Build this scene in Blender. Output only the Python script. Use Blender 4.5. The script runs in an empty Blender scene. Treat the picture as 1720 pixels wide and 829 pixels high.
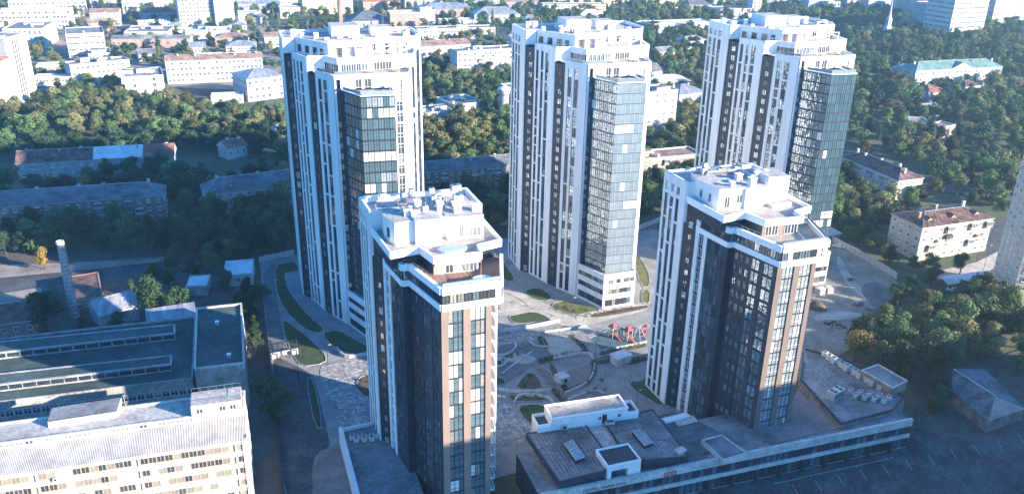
import bpy, bmesh, math, random
from math import radians as R, sin, cos, pi
from mathutils import Vector, Matrix
random.seed(7)
S = bpy.context.scene
COL = S.collection

# ---------------------------------------------------------------- camera
CX, CY, F, H = 860.0, 414.5, 1420.0, 120.0
down = Vector((795.0 - CX, 3800.0 - CY, F)).normalized()
_x = 358.0 - CX
_y = -(_x * down.x + F * down.z) / down.y
yax = Vector((_x, _y, F)).normalized()
up = -down
xax = yax.cross(up)
ROT = Matrix((xax, yax, up))                    # camera (x right, y down, z ahead) -> world
cam = bpy.data.objects.new('camera', bpy.data.cameras.new('camera'))
COL.objects.link(cam)
m3 = Matrix((ROT.col[0], -ROT.col[1], -ROT.col[2])).transposed()
cam.matrix_world = Matrix.Translation((0, 0, H)) @ m3.to_4x4()
cam.data.sensor_width = 36
cam.data.lens = 36 * F / 1720.0
cam.data.clip_start = 1.0
cam.data.clip_end = 20000
S.camera = cam

def at(px, py, z=0.0):
    r = ROT @ Vector((px - CX, py - CY, F))
    t = (z - H) / r.z
    return (r.x * t, r.y * t)
def pix(x, y, z):
    c = ROT.transposed() @ Vector((x, y, z - H))
    return (CX + F * c.x / c.z, CY + F * c.y / c.z)

# ---------------------------------------------------------------- light
SUN_AZ, SUN_EL = R(-41.0), R(16.0)              # azimuth measured from +X towards +Y
sd = Vector((cos(SUN_AZ) * cos(SUN_EL), sin(SUN_AZ) * cos(SUN_EL), sin(SUN_EL)))
w = bpy.data.worlds.new('World'); S.world = w; w.use_nodes = True
nt = w.node_tree
bg = nt.nodes['Background']
sky = nt.nodes.new('ShaderNodeTexSky'); sky.sky_type = 'NISHITA'
sky.sun_disc = False
sky.sun_elevation = SUN_EL
sky.sun_rotation = pi / 2 - SUN_AZ
sky.altitude = 100; sky.air_density = 1.0; sky.dust_density = 0.1; sky.ozone_density = 10.0
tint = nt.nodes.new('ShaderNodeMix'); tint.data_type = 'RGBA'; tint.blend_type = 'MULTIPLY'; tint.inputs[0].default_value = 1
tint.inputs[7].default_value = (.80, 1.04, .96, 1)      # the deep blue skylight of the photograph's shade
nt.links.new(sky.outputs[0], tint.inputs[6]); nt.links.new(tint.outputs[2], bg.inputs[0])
bg.inputs[1].default_value = 0.15
sl = bpy.data.lights.new('sun', 'SUN'); sl.energy = 5.0; sl.angle = R(0.5); sl.color = (1.0, 0.87, 0.70)
so = bpy.data.objects.new('sun', sl); COL.objects.link(so)
so.rotation_euler = sd.to_track_quat('Z', 'Y').to_euler()
so.location = (0, 0, 300)
S.view_settings.view_transform = 'Standard'
S.view_settings.look = 'None'
S.view_settings.exposure = 1.85
S.view_settings.gamma = 1.0
S.cycles.max_bounces = 6
S.cycles.diffuse_bounces = 3
S.cycles.glossy_bounces = 3
S.cycles.volume_bounces = 0
S.cycles.transparent_max_bounces = 6

# ---------------------------------------------------------------- materials
MAT = {}
def mat(name, col, rough=0.8, metal=0.0, var=0.12, scale=0.6, bump=0.0, col2=None, spec=0.4, objvar=0.0, scale2=None, stretch=None, coord='Object', ramp=None, coat=0.0, bscale=None):
    m = bpy.data.materials.new(name); m.use_nodes = True
    n = m.node_tree.nodes; l = m.node_tree.links
    b = n['Principled BSDF']
    b.inputs['Roughness'].default_value = rough
    b.inputs['Metallic'].default_value = metal
    b.inputs['Specular IOR Level'].default_value = spec
    if coat: b.inputs['Coat Weight'].default_value = coat
    tc = n.new('ShaderNodeTexCoord')
    src = tc.outputs[coord]
    if stretch:
        mp = n.new('ShaderNodeMapping'); mp.inputs['Scale'].default_value = stretch
        l.new(src, mp.inputs[0]); src = mp.outputs[0]
    nz = n.new('ShaderNodeTexNoise'); nz.inputs['Scale'].default_value = scale
    nz.inputs['Detail'].default_value = 7; nz.inputs['Roughness'].default_value = 0.62
    l.new(src, nz.inputs['Vector'])
    rp = n.new('ShaderNodeValToRGB')
    c2 = col2 if col2 else tuple(max(0, c * (1 - var * 2)) for c in col)
    c1 = col if col2 else tuple(min(1, c * (1 + var)) for c in col)
    lo, hi = ramp if ramp else (0.32, 0.68)
    rp.color_ramp.elements[0].position = lo; rp.color_ramp.elements[1].position = hi
    rp.color_ramp.elements[0].color = (*c2, 1); rp.color_ramp.elements[1].color = (*c1, 1)
    l.new(nz.outputs[0], rp.inputs[0])
    out = rp.outputs[0]
    if scale2:
        n2 = n.new('ShaderNodeTexNoise'); n2.inputs['Scale'].default_value = scale2
        n2.inputs['Detail'].default_value = 4
        l.new(tc.outputs[coord], n2.inputs['Vector'])
        mr = n.new('ShaderNodeMapRange'); mr.inputs[1].default_value = 0.3; mr.inputs[2].default_value = 0.7
        mr.inputs[3].default_value = 0.72; mr.inputs[4].default_value = 1.22
        l.new(n2.outputs[0], mr.inputs[0])
        mx = n.new('ShaderNodeMix'); mx.data_type = 'RGBA'; mx.blend_type = 'MULTIPLY'; mx.inputs[0].default_value = 1
        l.new(out, mx.inputs[6]); l.new(mr.outputs[0], mx.inputs[7]); out = mx.outputs[2]
    if objvar:
        oi = n.new('ShaderNodeObjectInfo')
        mr = n.new('ShaderNodeMapRange'); mr.inputs[3].default_value = 1 - objvar; mr.inputs[4].default_value = 1 + objvar
        l.new(oi.outputs['Random'], mr.inputs[0])
        mx = n.new('ShaderNodeMix'); mx.data_type = 'RGBA'; mx.blend_type = 'MULTIPLY'; mx.inputs[0].default_value = 1
        l.new(out, mx.inputs[6]); l.new(mr.outputs[0], mx.inputs[7]); out = mx.outputs[2]
    l.new(out, b.inputs['Base Color'])
    if bump:
        bp = n.new('ShaderNodeBump'); bp.inputs['Strength'].default_value = bump
        if bscale:
            n3 = n.new('ShaderNodeTexNoise'); n3.inputs['Scale'].default_value = bscale
            l.new(tc.outputs[coord], n3.inputs['Vector']); l.new(n3.outputs[0], bp.inputs['Height'])
        else:
            l.new(nz.outputs[0], bp.inputs['Height'])
        l.new(bp.outputs[0], b.inputs['Normal'])
    MAT[name] = m
    return m

WALLSTRETCH = (1.0, 1.0, 0.15)
mat('white_render', (.80, .80, .79), .55, col2=(.64, .635, .62), scale=.6, stretch=(1, 1, .08))
mat('white_trim', (.84, .84, .84), .5, var=.03)
mat('dark_cladding', (.018, .034, .060), .35, scale=.4, var=.25)
mat('charcoal', (.036, .048, .066), .5, var=.2)
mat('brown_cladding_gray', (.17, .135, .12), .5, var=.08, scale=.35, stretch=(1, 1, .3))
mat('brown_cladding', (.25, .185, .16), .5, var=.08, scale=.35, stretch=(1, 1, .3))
mat('tan_panel', (.50, .36, .27), .6, var=.15)
mat('terrace_tile', (.42, .37, .33), .8, var=.15, scale=.5, scale2=3)
mat('timber_deck', (.33, .2, .15), .7, var=.25, stretch=(8, .5, 1))
mat('roof_membrane', (.44, .42, .39), .85, var=.2, scale=.25, scale2=1.3)
mat('roof_gray', (.22, .23, .24), .9, var=.3, scale=.12, scale2=1.0, bump=.2)
mat('roof_teal', (.060, .095, .092), .9, var=.22, scale=.08, scale2=.7)
mat('roof_slate', (.15, .16, .18), .85, var=.3, scale=.35, stretch=(.6, 1, 1), scale2=1.6)
mat('roof_metal', (.36, .38, .41), .45, metal=.3, var=.25, scale=.3, stretch=(2, .3, 1))
mat('roof_brown', (.17, .10, .085), .85, var=.4, scale=.4, scale2=1.5)
mat('roof_red', (.34, .14, .10), .85, var=.3, scale=.25, scale2=1.5)
mat('roof_rust', (.33, .22, .17), .85, var=.3, scale=.2, scale2=1.5)
mat('roof_green', (.16, .27, .24), .6, var=.2, scale=.2)
mat('roof_white', (.62, .63, .65), .6, var=.15, scale=.2)
mat('corrugated', (.42, .40, .38), .5, metal=.1, var=.15, scale=.3)
mat('cream_wall', (.54, .485, .40), .8, col2=(.42, .37, .29), scale=.35, stretch=(1, 1, .2), scale2=2)
mat('old_white', (.56, .55, .53), .8, col2=(.43, .42, .40), scale=.2, stretch=(1, 1, .3), scale2=1.5)
mat('pale_brick', (.60, .56, .50), .85, col2=(.46, .41, .36), scale=.25, scale2=3)
mat('brown_brick', (.26, .20, .18), .9, var=.25, scale=.4, scale2=3)
mat('red_brick', (.40, .21, .16), .9, var=.22, scale=.3, scale2=3)
mat('pink_wall', (.42, .29, .25), .85, var=.12, scale=.2, scale2=2)
mat('yellow_wall', (.72, .58, .36), .85, var=.12, scale=.2)
mat('gray_wall', (.36, .37, .38), .85, var=.2, scale=.3, scale2=2)
mat('blue_wall', (.35, .45, .55), .8, var=.1)
mat('concrete', (.38, .37, .35), .85, var=.2, scale=.4, scale2=2.5)
mat('pale_concrete', (.55, .53, .5), .85, var=.15, scale=.4, scale2=2.5)
mat('frame_white', (.8, .8, .8), .5, var=.02)
mat('frame_dark', (.022, .03, .042), .4, var=.05)
mat('curtain', (.66, .67, .66), .35, var=.1, objvar=.15, coat=.6)
mat('blind', (.24, .225, .20), .35, var=.1, objvar=.2, coat=.6)
mat('chimney_brick', (.50, .46, .44), .9, col2=(.30, .24, .22), scale=.9, stretch=(1, 1, .5), scale2=4)
mat('steel', (.5, .5, .52), .35, metal=.8, var=.1)
mat('dark_metal', (.06, .06, .07), .4, metal=.5, var=.1)
mat('red_plastic', (.42, .07, .06), .45, var=.05)
mat('sign_red', (.65, .05, .10), .5, var=.03)
mat('black_paint', (.015, .015, .015), .6, var=.05)
mat('white_paint', (.78, .78, .78), .7, var=.12, scale=3)
mat('worn_paint', (.30, .31, .32), .85, var=.3, scale=2)
mat('car_white', (.78, .78, .78), .25, var=.02, coat=.6)
mat('car_silver', (.42, .43, .45), .3, metal=.6, var=.02, coat=.6)
mat('car_dark', (.04, .045, .06), .25, var=.02, coat=.6)
mat('car_red', (.4, .05, .04), .25, var=.02, coat=.6)
mat('rubber', (.02, .02, .02), .85, var=.05)
mat('timber', (.30, .20, .13), .85, var=.2, stretch=(1, 1, 5))
# grounds (world-sized patterns: their objects sit at the origin)
mat('ground_mix', (.13, .125, .085), .95, col2=(.05, .075, .035), scale=.045, scale2=.5)
mat('lawn', (.055, .095, .034), .95, col2=(.040, .050, .022), scale=.35, scale2=1.2, bump=.4)
mat('lawn_dry', (.16, .155, .065), .95, col2=(.08, .10, .035), scale=.3, scale2=3, bump=.4)
mat('asphalt', (.085, .088, .095), .9, var=.25, scale=.15, scale2=1.2)
mat('paving', (.27, .265, .26), .85, var=.15, scale=.2, scale2=2.2)
mat('paving_dark', (.16, .165, .175), .85, var=.2, scale=.2, scale2=2.2)
mat('paving_light', (.44, .40, .35), .85, var=.15, scale=.2, scale2=2.2)
mat('paving_pink', (.25, .20, .19), .85, var=.15, scale=.2, scale2=2.2)
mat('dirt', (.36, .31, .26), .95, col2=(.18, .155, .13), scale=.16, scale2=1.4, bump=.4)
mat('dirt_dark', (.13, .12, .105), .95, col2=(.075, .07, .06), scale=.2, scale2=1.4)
mat('rubber_play', (.07, .12, .15), .9, var=.15, scale=.5)
mat('soil', (.12, .09, .07), .95, var=.3, scale=.6, scale2=3)

def cobble_mat():
    m = bpy.data.materials.new('stone_setts'); m.use_nodes = True
    n = m.node_tree.nodes; l = m.node_tree.links; b = n['Principled BSDF']
    tc = n.new('ShaderNodeTexCoord')
    v = n.new('ShaderNodeTexVoronoi'); v.inputs['Scale'].default_value = .95
    v2 = n.new('ShaderNodeTexVoronoi'); v2.feature = 'DISTANCE_TO_EDGE'; v2.inputs['Scale'].default_value = .95
    l.new(tc.outputs['Object'], v.inputs['Vector']); l.new(tc.outputs['Object'], v2.inputs['Vector'])
    rp = n.new('ShaderNodeValToRGB'); e = rp.color_ramp.elements
    e[0].color = (.19, .19, .19, 1); e[1].color = (.46, .44, .42, 1)
    sx = n.new('ShaderNodeSeparateColor'); l.new(v.outputs['Color'], sx.inputs[0]); l.new(sx.outputs[0], rp.inputs[0])
    mr = n.new('ShaderNodeMapRange'); mr.inputs[1].default_value = 0; mr.inputs[2].default_value = .09
    mr.inputs[3].default_value = .35; mr.inputs[4].default_value = 1
    l.new(v2.outputs['Distance'], mr.inputs[0])
    mx = n.new('ShaderNodeMix'); mx.data_type = 'RGBA'; mx.blend_type = 'MULTIPLY'; mx.inputs[0].default_value = 1
    l.new(rp.outputs[0], mx.inputs[6]); l.new(mr.outputs[0], mx.inputs[7])
    l.new(mx.outputs[2], b.inputs['Base Color']); b.inputs['Roughness'].default_value = .85
    MAT['stone_setts'] = m
cobble_mat()

def glass_mat(name, base, metal, rough, wob=.06, objvar=.25, tintvar=False):
    m = bpy.data.materials.new(name); m.use_nodes = True
    n = m.node_tree.nodes; l = m.node_tree.links; b = n['Principled BSDF']
    oi = n.new('ShaderNodeObjectInfo')
    rp = n.new('ShaderNodeValToRGB')
    rp.color_ramp.elements[0].color = (*[c * (1 - objvar) for c in base], 1)
    rp.color_ramp.elements[1].color = (*[min(1, c * (1 + objvar)) for c in base], 1)
    l.new(oi.outputs['Random'], rp.inputs[0]); l.new(rp.outputs[0], b.inputs['Base Color'])
    b.inputs['Metallic'].default_value = metal; b.inputs['Roughness'].default_value = rough
    b.inputs['IOR'].default_value = 1.7
    geo = n.new('ShaderNodeNewGeometry')
    nz = n.new('ShaderNodeTexNoise'); nz.inputs['Scale'].default_value = .55; nz.inputs['Detail'].default_value = 2
    l.new(geo.outputs['Position'], nz.inputs['Vector'])
    bp = n.new('ShaderNodeBump'); bp.inputs['Strength'].default_value = wob; bp.inputs['Distance'].default_value = 1.0
    l.new(nz.outputs[0], bp.inputs['Height']); l.new(bp.outputs[0], b.inputs['Normal'])
    MAT[name] = m
glass_mat('glass_dark', (.03, .05, .075), .0, .05)
glass_mat('glass_mirror', (.36, .42, .47), .85, .03, wob=.10)
glass_mat('glass_blue', (.24, .33, .39), .65, .04, wob=.08, objvar=.12)
glass_mat('glass_teal', (.16, .27, .29), .55, .04, wob=.08, objvar=.12)
glass_mat('bay_blue', (.20, .27, .32), .12, .06, wob=.06, objvar=.14)
glass_mat('bay_dark', (.07, .13, .17), .12, .05, wob=.08, objvar=.2)
glass_mat('bay_teal', (.095, .155, .18), .15, .05, wob=.08, objvar=.2)
glass_mat('pale_glass', (.42, .48, .52), .45, .08, wob=.06, objvar=.2)  # pale base colour carries part of the sky's reflection
glass_mat('window_glass', (.05, .055, .065), .0, .06)
glass_mat('rail_glass', (.25, .33, .38), .3, .08)

# ---------------------------------------------------------------- mesh builder
class MB:
    def __init__(s): s.v = []; s.f = []; s.m = []
    def face(s, pts, m):
        i = len(s.v); s.v.extend([tuple(p) for p in pts]); s.f.append(tuple(range(i, i + len(pts)))); s.m.append(m)
    def prism(s, poly, z0, z1, m, mtop=None, bottom=True, z1s=None):
        n = len(poly)
        if sum(poly[i][0] * poly[(i + 1) % n][1] - poly[(i + 1) % n][0] * poly[i][1] for i in range(n)) < 0: poly = poly[::-1]; z1s = z1s[::-1] if z1s else None
        i = len(s.v)
        zt = z1s if z1s else [z1] * n
        s.v += [(p[0], p[1], z0) for p in poly] + [(p[0], p[1], zt[k]) for k, p in enumerate(poly)]
        for k in range(n):
            j = (k + 1) % n
            s.f.append((i + k, i + j, i + n + j, i + n + k)); s.m.append(m)
        s.f.append(tuple(i + n + k for k in range(n))); s.m.append(mtop or m)
        if bottom: s.f.append(tuple(i + k for k in reversed(range(n)))); s.m.append(m)
    def box(s, x0, x1, y0, y1, z0, z1, m, mtop=None):
        s.prism([(x0, y0), (x1, y0), (x1, y1), (x0, y1)], z0, z1, m, mtop)
    def obox(s, c, ang, sx, sy, z0, z1, m, mtop=None):
        ca, sa = cos(ang), sin(ang)
        s.prism([(c[0] + ca * a * sx / 2 - sa * b * sy / 2, c[1] + sa * a * sx / 2 + ca * b * sy / 2) for a, b in ((-1, -1), (1, -1), (1, 1), (-1, 1))], z0, z1, m, mtop)
    def bar(s, a, b, w, h, m):
        a = Vector(a); b = Vector(b); d = (b - a)
        side = d.cross(Vector((0, 0, 1)))
        if side.length < 1e-5: side = Vector((1, 0, 0))
        side.normalize(); u = side.cross(d).normalized()
        q = []
        for p in (a, b):
            for sx, sy in ((-1, -1), (1, -1), (1, 1), (-1, 1)): q.append(p + side * sx * w / 2 + u * sy * h / 2)
        i = len(s.v); s.v += [tuple(p) for p in q]
        for f in ((0, 1, 5, 4), (1, 2, 6, 5), (2, 3, 7, 6), (3, 0, 4, 7), (3, 2, 1, 0), (4, 5, 6, 7)):
            s.f.append(tuple(i + k for k in f)); s.m.append(m)
    def tube(s, a, b, r0, r1, m, n=8, cap=True):
        a = Vector(a); b = Vector(b); d = (b - a).normalized()
        e = Vector((1, 0, 0)) if abs(d.x) < .9 else Vector((0, 1, 0))
        u = d.cross(e).normalized(); v = d.cross(u)
        i = len(s.v)
        for p, r in ((a, r0), (b, r1)):
            for k in range(n):
                t = 2 * pi * k / n; s.v.append(tuple(p + u * cos(t) * r + v * sin(t) * r))
        for k in range(n):
            j = (k + 1) % n; s.f.append((i + k, i + j, i + n + j, i + n + k)); s.m.append(m)
        if cap:
            s.f.append(tuple(i + n + k for k in range(n))); s.m.append(m)
            s.f.append(tuple(i + k for k in reversed(range(n)))); s.m.append(m)
    def lathe(s, c, prof, m, n=16):
        i = len(s.v)
        for r, z in prof:
            for k in range(n): t = 2 * pi * k / n; s.v.append((c[0] + r * cos(t), c[1] + r * sin(t), z))
        for q in range(len(prof) - 1):
            for k in range(n):
                j = (k + 1) % n; a = i + q * n; s.f.append((a + k, a + j, a + n + j, a + n + k)); s.m.append(m)
        a = i + (len(prof) - 1) * n
        s.f.append(tuple(a + k for k in range(n))); s.m.append(m)
    def mesh(s, name):
        me = bpy.data.meshes.new(name); me.from_pydata(s.v, [], s.f)
        names = []
        for x in s.m:
            if x not in names: names.append(x)
        for x in names: me.materials.append(MAT[x])
        ix = {x: k for k, x in enumerate(names)}
        me.polygons.foreach_set('material_index', [ix[x] for x in s.m])
        me.update()
        return me
    def build(s, name, parent=None, loc=None, rz=0.0, kind=None, recalc=False):
        if not s.f: return None
        me = s.mesh(name)
        o = bpy.data.objects.new(name, me); COL.objects.link(o)
        if parent: o.parent = parent
        if loc: o.location = loc
        if rz: o.rotation_euler = (0, 0, rz)
        if kind: o['kind'] = kind
        return o

def thing(name, label, cat, loc=(0, 0, 0), rz=0.0, group=None):
    o = bpy.data.objects.new(name, None); COL.objects.link(o)
    o.empty_display_size = .5
    o.location = loc; o.rotation_euler = (0, 0, rz)
    o['label'] = label; o['category'] = cat
    if group: o['group'] = group
    return o
def tag(o, label, cat, group=None):
    o['label'] = label; o['category'] = cat
    if group: o['group'] = group
    return o
def part(name, me, parent, loc, rz=0.0):
    o = bpy.data.objects.new(name, me); COL.objects.link(o); o.parent = parent
    o.location = loc; o.rotation_euler = (0, 0, rz)
    return o

def inset(poly, d):
    """offset a counter-clockwise polygon inwards by d"""
    n = len(poly); out = []
    for i in range(n):
        p0, p1, p2 = Vector(poly[i - 1]), Vector(poly[i]), Vector(poly[(i + 1) % n])
        a = (p1 - p0).normalized(); b = (p2 - p1).normalized()
        na = Vector((-a.y, a.x)); nb = Vector((-b.y, b.x))
        k = na + nb
        if k.length < 1e-4: k = na
        k.normalize(); c = max(.35, k.dot(na))
        out.append(tuple(p1 + k * (d / c)))
    return out
def ccw(poly):
    n = len(poly)
    a = sum(poly[i][0] * poly[(i + 1) % n][1] - poly[(i + 1) % n][0] * poly[i][1] for i in range(n))
    return list(poly) if a > 0 else list(poly)[::-1]
def ring(mb, poly, z0, z1, t, m, out=0.0):
    poly = ccw(poly)
    o = inset(poly, -out) if out else poly
    q = inset(poly, t); n = len(poly)
    for i in range(n):
        j = (i + 1) % n
        mb.prism([o[i], o[j], q[j], q[i]], z0, z1, m)

class Face:
    """a vertical wall plane from plan point a to b; outward is to the right of a->b"""
    def __init__(s, a, b):
        s.a = Vector(a); s.b = Vector(b); d = s.b - s.a; s.L = d.length; s.d = d / s.L
        s.n = Vector((s.d.y, -s.d.x)); s.rz = math.atan2(s.d.y, s.d.x)
    def pt(s, t, out=0.0):
        return s.a + s.d * t + s.n * out
    def box(s, mb, t0, t1, z0, z1, d0, d1, m, mtop=None):
        p = [s.pt(t0, d1), s.pt(t1, d1), s.pt(t1, d0), s.pt(t0, d0)]
        mb.prism([tuple(q) for q in p], z0, z1, m, mtop)

# ---- shared window meshes: local x along the wall, -y outwards, z up
WM = {}
def window_mesh(wd, ht, glass, frame='frame_white', mull=1, trans=0, ft=.07, sill=False):
    key = (round(wd, 2), round(ht, 2), glass, frame, mull, trans, sill)
    if key in WM: return WM[key]
    mb = MB()
    mb.face([(0, 0, 0), (wd, 0, 0), (wd, 0, ht), (0, 0, ht)], glass)
    def b(x0, x1, z0, z1, d=.06): mb.box(x0, x1, -d, .004, z0, z1, frame)
    b(0, ft, 0, ht); b(wd - ft, wd, 0, ht); b(ft, wd - ft, 0, ft); b(ft, wd - ft, ht - ft, ht)
    for k in range(mull):
        x = wd * (k + 1) / (mull + 1); b(x - ft / 2, x + ft / 2, ft, ht - ft, .05)
    for k in range(trans):
        z = ht * (.68 if trans == 1 else (k + 1) / (trans + 1)); b(ft, wd - ft, z - ft / 2, z + ft / 2, .04)
    if sill: mb.box(-.08, wd + .08, -.22, 0, -.08, -.005, frame)
    me = mb.mesh('window'); WM[key] = me
    return me
class Windows:
    """keeps the first 300 windows of one thing as parts, joins the rest in one stuff part"""
    def __init__(s, parent, name='window', most=300): s.p = parent; s.name = name; s.k = 0; s.most = most; s.rest = MB()
    def add(s, face, t, z, me, out=.0):
        q = face.pt(t, out)
        if s.k < s.most:
            s.k += 1; return part(s.name, me, s.p, (q.x, q.y, z), face.rz)
        ca, sa = cos(face.rz), sin(face.rz); i = len(s.rest.v)
        for v in me.vertices:
            s.rest.v.append((q.x + ca * v.co.x - sa * v.co.y, q.y + sa * v.co.x + ca * v.co.y, z + v.co.z))
        for pl in me.polygons:
            s.rest.f.append(tuple(i + x for x in pl.vertices)); s.rest.m.append(me.materials[pl.material_index].name)
    def close(s, name='distant_windows'):
        return s.rest.build(name, s.p, kind='stuff')
# ---------------------------------------------------------------- towers
FH = 3.0
def white_strip(mb, win, face, z0, z1, cols, rng, fh=FH, glass=('glass_dark', 'glass_dark', 'glass_mirror', 'glass_blue'), bars=True, proud=.28, piers='white_render', frame='frame_dark', topsmall=0, barp=.28):
    """white piers between recessed window columns; cols = [(start, end) fractions of the face]"""
    L = face.L; e = 0.0
    for a, b in cols:
        face.box(mb, e * L, a * L, z0, z1, -.05, proud, piers); e = b
    face.box(mb, e * L, L, z0, z1, -.05, proud, piers)
    nf = int((z1 - z0 - 1.3) / fh)
    for ci, (a, b) in enumerate(cols):
        cw = (b - a) * L
        run = rng.randint(1, 4)
        for k in range(nf):
            z = z0 + .6 + k * fh
            last = k >= nf - topsmall
            if last:
                face.box(mb, a * L, b * L, z, z + .9, -.05, proud - .03, piers)
                win.add(face, a * L + .05, z + .92, window_mesh(cw - .1, fh - 1.0, rng.choice(glass), 'frame_white', 1), .05)
            else:
                win.add(face, a * L + .03, z + .02, window_mesh(cw - .06, fh - .06, rng.choice(glass), frame, 1 if cw > 1.0 else 0, 1), .05)
            run -= 1
            if bars and run <= 0:
                face.box(mb, a * L, b * L, z + fh - .22, z + fh + .28, -.04, proud - .04, piers); run = rng.choice((1, 2, 3, 3, 4, 5))
        face.box(mb, a * L, b * L, z0, z0 + .6, -.05, proud - .05, piers)
        face.box(mb, a * L, b * L, z0 + .6 + nf * fh, z1, -.05, proud - .05, piers)

def dark_strip(mb, win, face, z0, z1, rng, fh=FH, n=1, ww=1.0, wh=1.7, pale=.22):
    face.box(mb, 0, face.L, z0, z1, -.3, .0, 'dark_cladding')
    nf = int((z1 - z0) / fh)
    for k in range(nf):
        z = z0 + .6 + k * fh
        for j in range(n):
            t = face.L * (j + .5) / n - ww / 2
            g = 'pale_glass' if rng.random() < pale else rng.choice(('glass_dark', 'glass_blue', 'glass_mirror'))
            win.add(face, t, z + .2, window_mesh(ww, wh, g, 'frame_white' if rng.random() < pale * .3 else 'frame_dark', 1), .03)
        face.box(mb, 0, face.L, z + fh - .66, z + fh - .6, -.05, .05, 'charcoal')

def roof_unit(parent, x, y, z, sx, sy, sz, name='air_conditioner', m='old_white', rz=0.0):
    mb = MB(); mb.box(-sx / 2, sx / 2, -sy / 2, sy / 2, .15, sz, m)
    for a in (-1, 1):
        for b in (-1, 1): mb.box(a * sx * .4 - .05, a * sx * .4 + .05, b * sy * .4 - .05, b * sy * .4 + .05, 0, .16, 'dark_metal')
    mb.tube((0, 0, sz), (0, 0, sz + .1), min(sx, sy) * .36, min(sx, sy) * .36, 'dark_metal', 10)
    mb.tube((0, 0, sz + .1), (0, 0, sz + .14), min(sx, sy) * .12, min(sx, sy) * .12, 'steel', 8)
    return mb.build(name, parent, (x, y, z), rz)
def vent_stack(parent, x, y, z, s=1.2, h=1.6, m='white_render'):
    mb = MB(); mb.box(-s / 2, s / 2, -s / 2, s / 2, 0, h, m)
    mb.box(-s / 2 - .12, s / 2 + .12, -s / 2 - .12, s / 2 + .12, h + .25, h + .4, 'white_trim')
    for a in (-1, 1):
        for b in (-1, 1): mb.box(a * s * .42 - .06, a * s * .42 + .06, b * s * .42 - .06, b * s * .42 + .06, h, h + .26, 'white_trim')
    return mb.build('vent_shaft', parent, (x, y, z))
def antenna(parent, x, y, z, h=5.0):
    mb = MB(); mb.tube((0, 0, 0), (0, 0, h), .06, .03, 'steel', 6)
    for k, zz in enumerate((.7, .82, .94)): mb.tube((-.5 + k * .1, 0, h * zz), (.5 - k * .1, 0, h * zz), .025, .025, 'steel', 5)
    mb.box(-.2, .2, -.2, .2, 0, .12, 'concrete')
    return mb.build('antenna', parent, (x, y, z))
def railing(name, parent, pts, z, h=1.1, glass=True, step=1.6, m='steel'):
    mb = MB()
    for a, b in zip(pts[:-1], pts[1:]):
        f = Face(a, b); n = max(1, int(f.L / step))
        for k in range(n + 1):
            q = f.pt(f.L * k / n); mb.box(q.x - .03, q.x + .03, q.y - .03, q.y + .03, z, z + h, m)
        mb.bar((*a, z + h), (*b, z + h), .07, .06, m)
        if glass:
            f.box(mb, .05, f.L - .05, z + .12, z + h - .08, -.012, .012, 'rail_glass')
    return mb.build(name, parent)

def lounge(parent, x, y, z, rz, rng):
    mb = MB()
    mb.box(-1.0, 1.0, -.4, .4, 0, .42, 'tan_panel'); mb.box(-1.0, 1.0, .28, .42, .42, .85, 'tan_panel')
    mb.box(-.6, .5, -1.7, -.9, .35, .45, 'timber')
    for a in (-.5, .4):
        for b in (-1.6, -1.0): mb.box(a, a + .08, b, b + .08, 0, .35, 'timber')
    return mb.build('terrace_furniture', parent, (x, y, z), rz)

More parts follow.
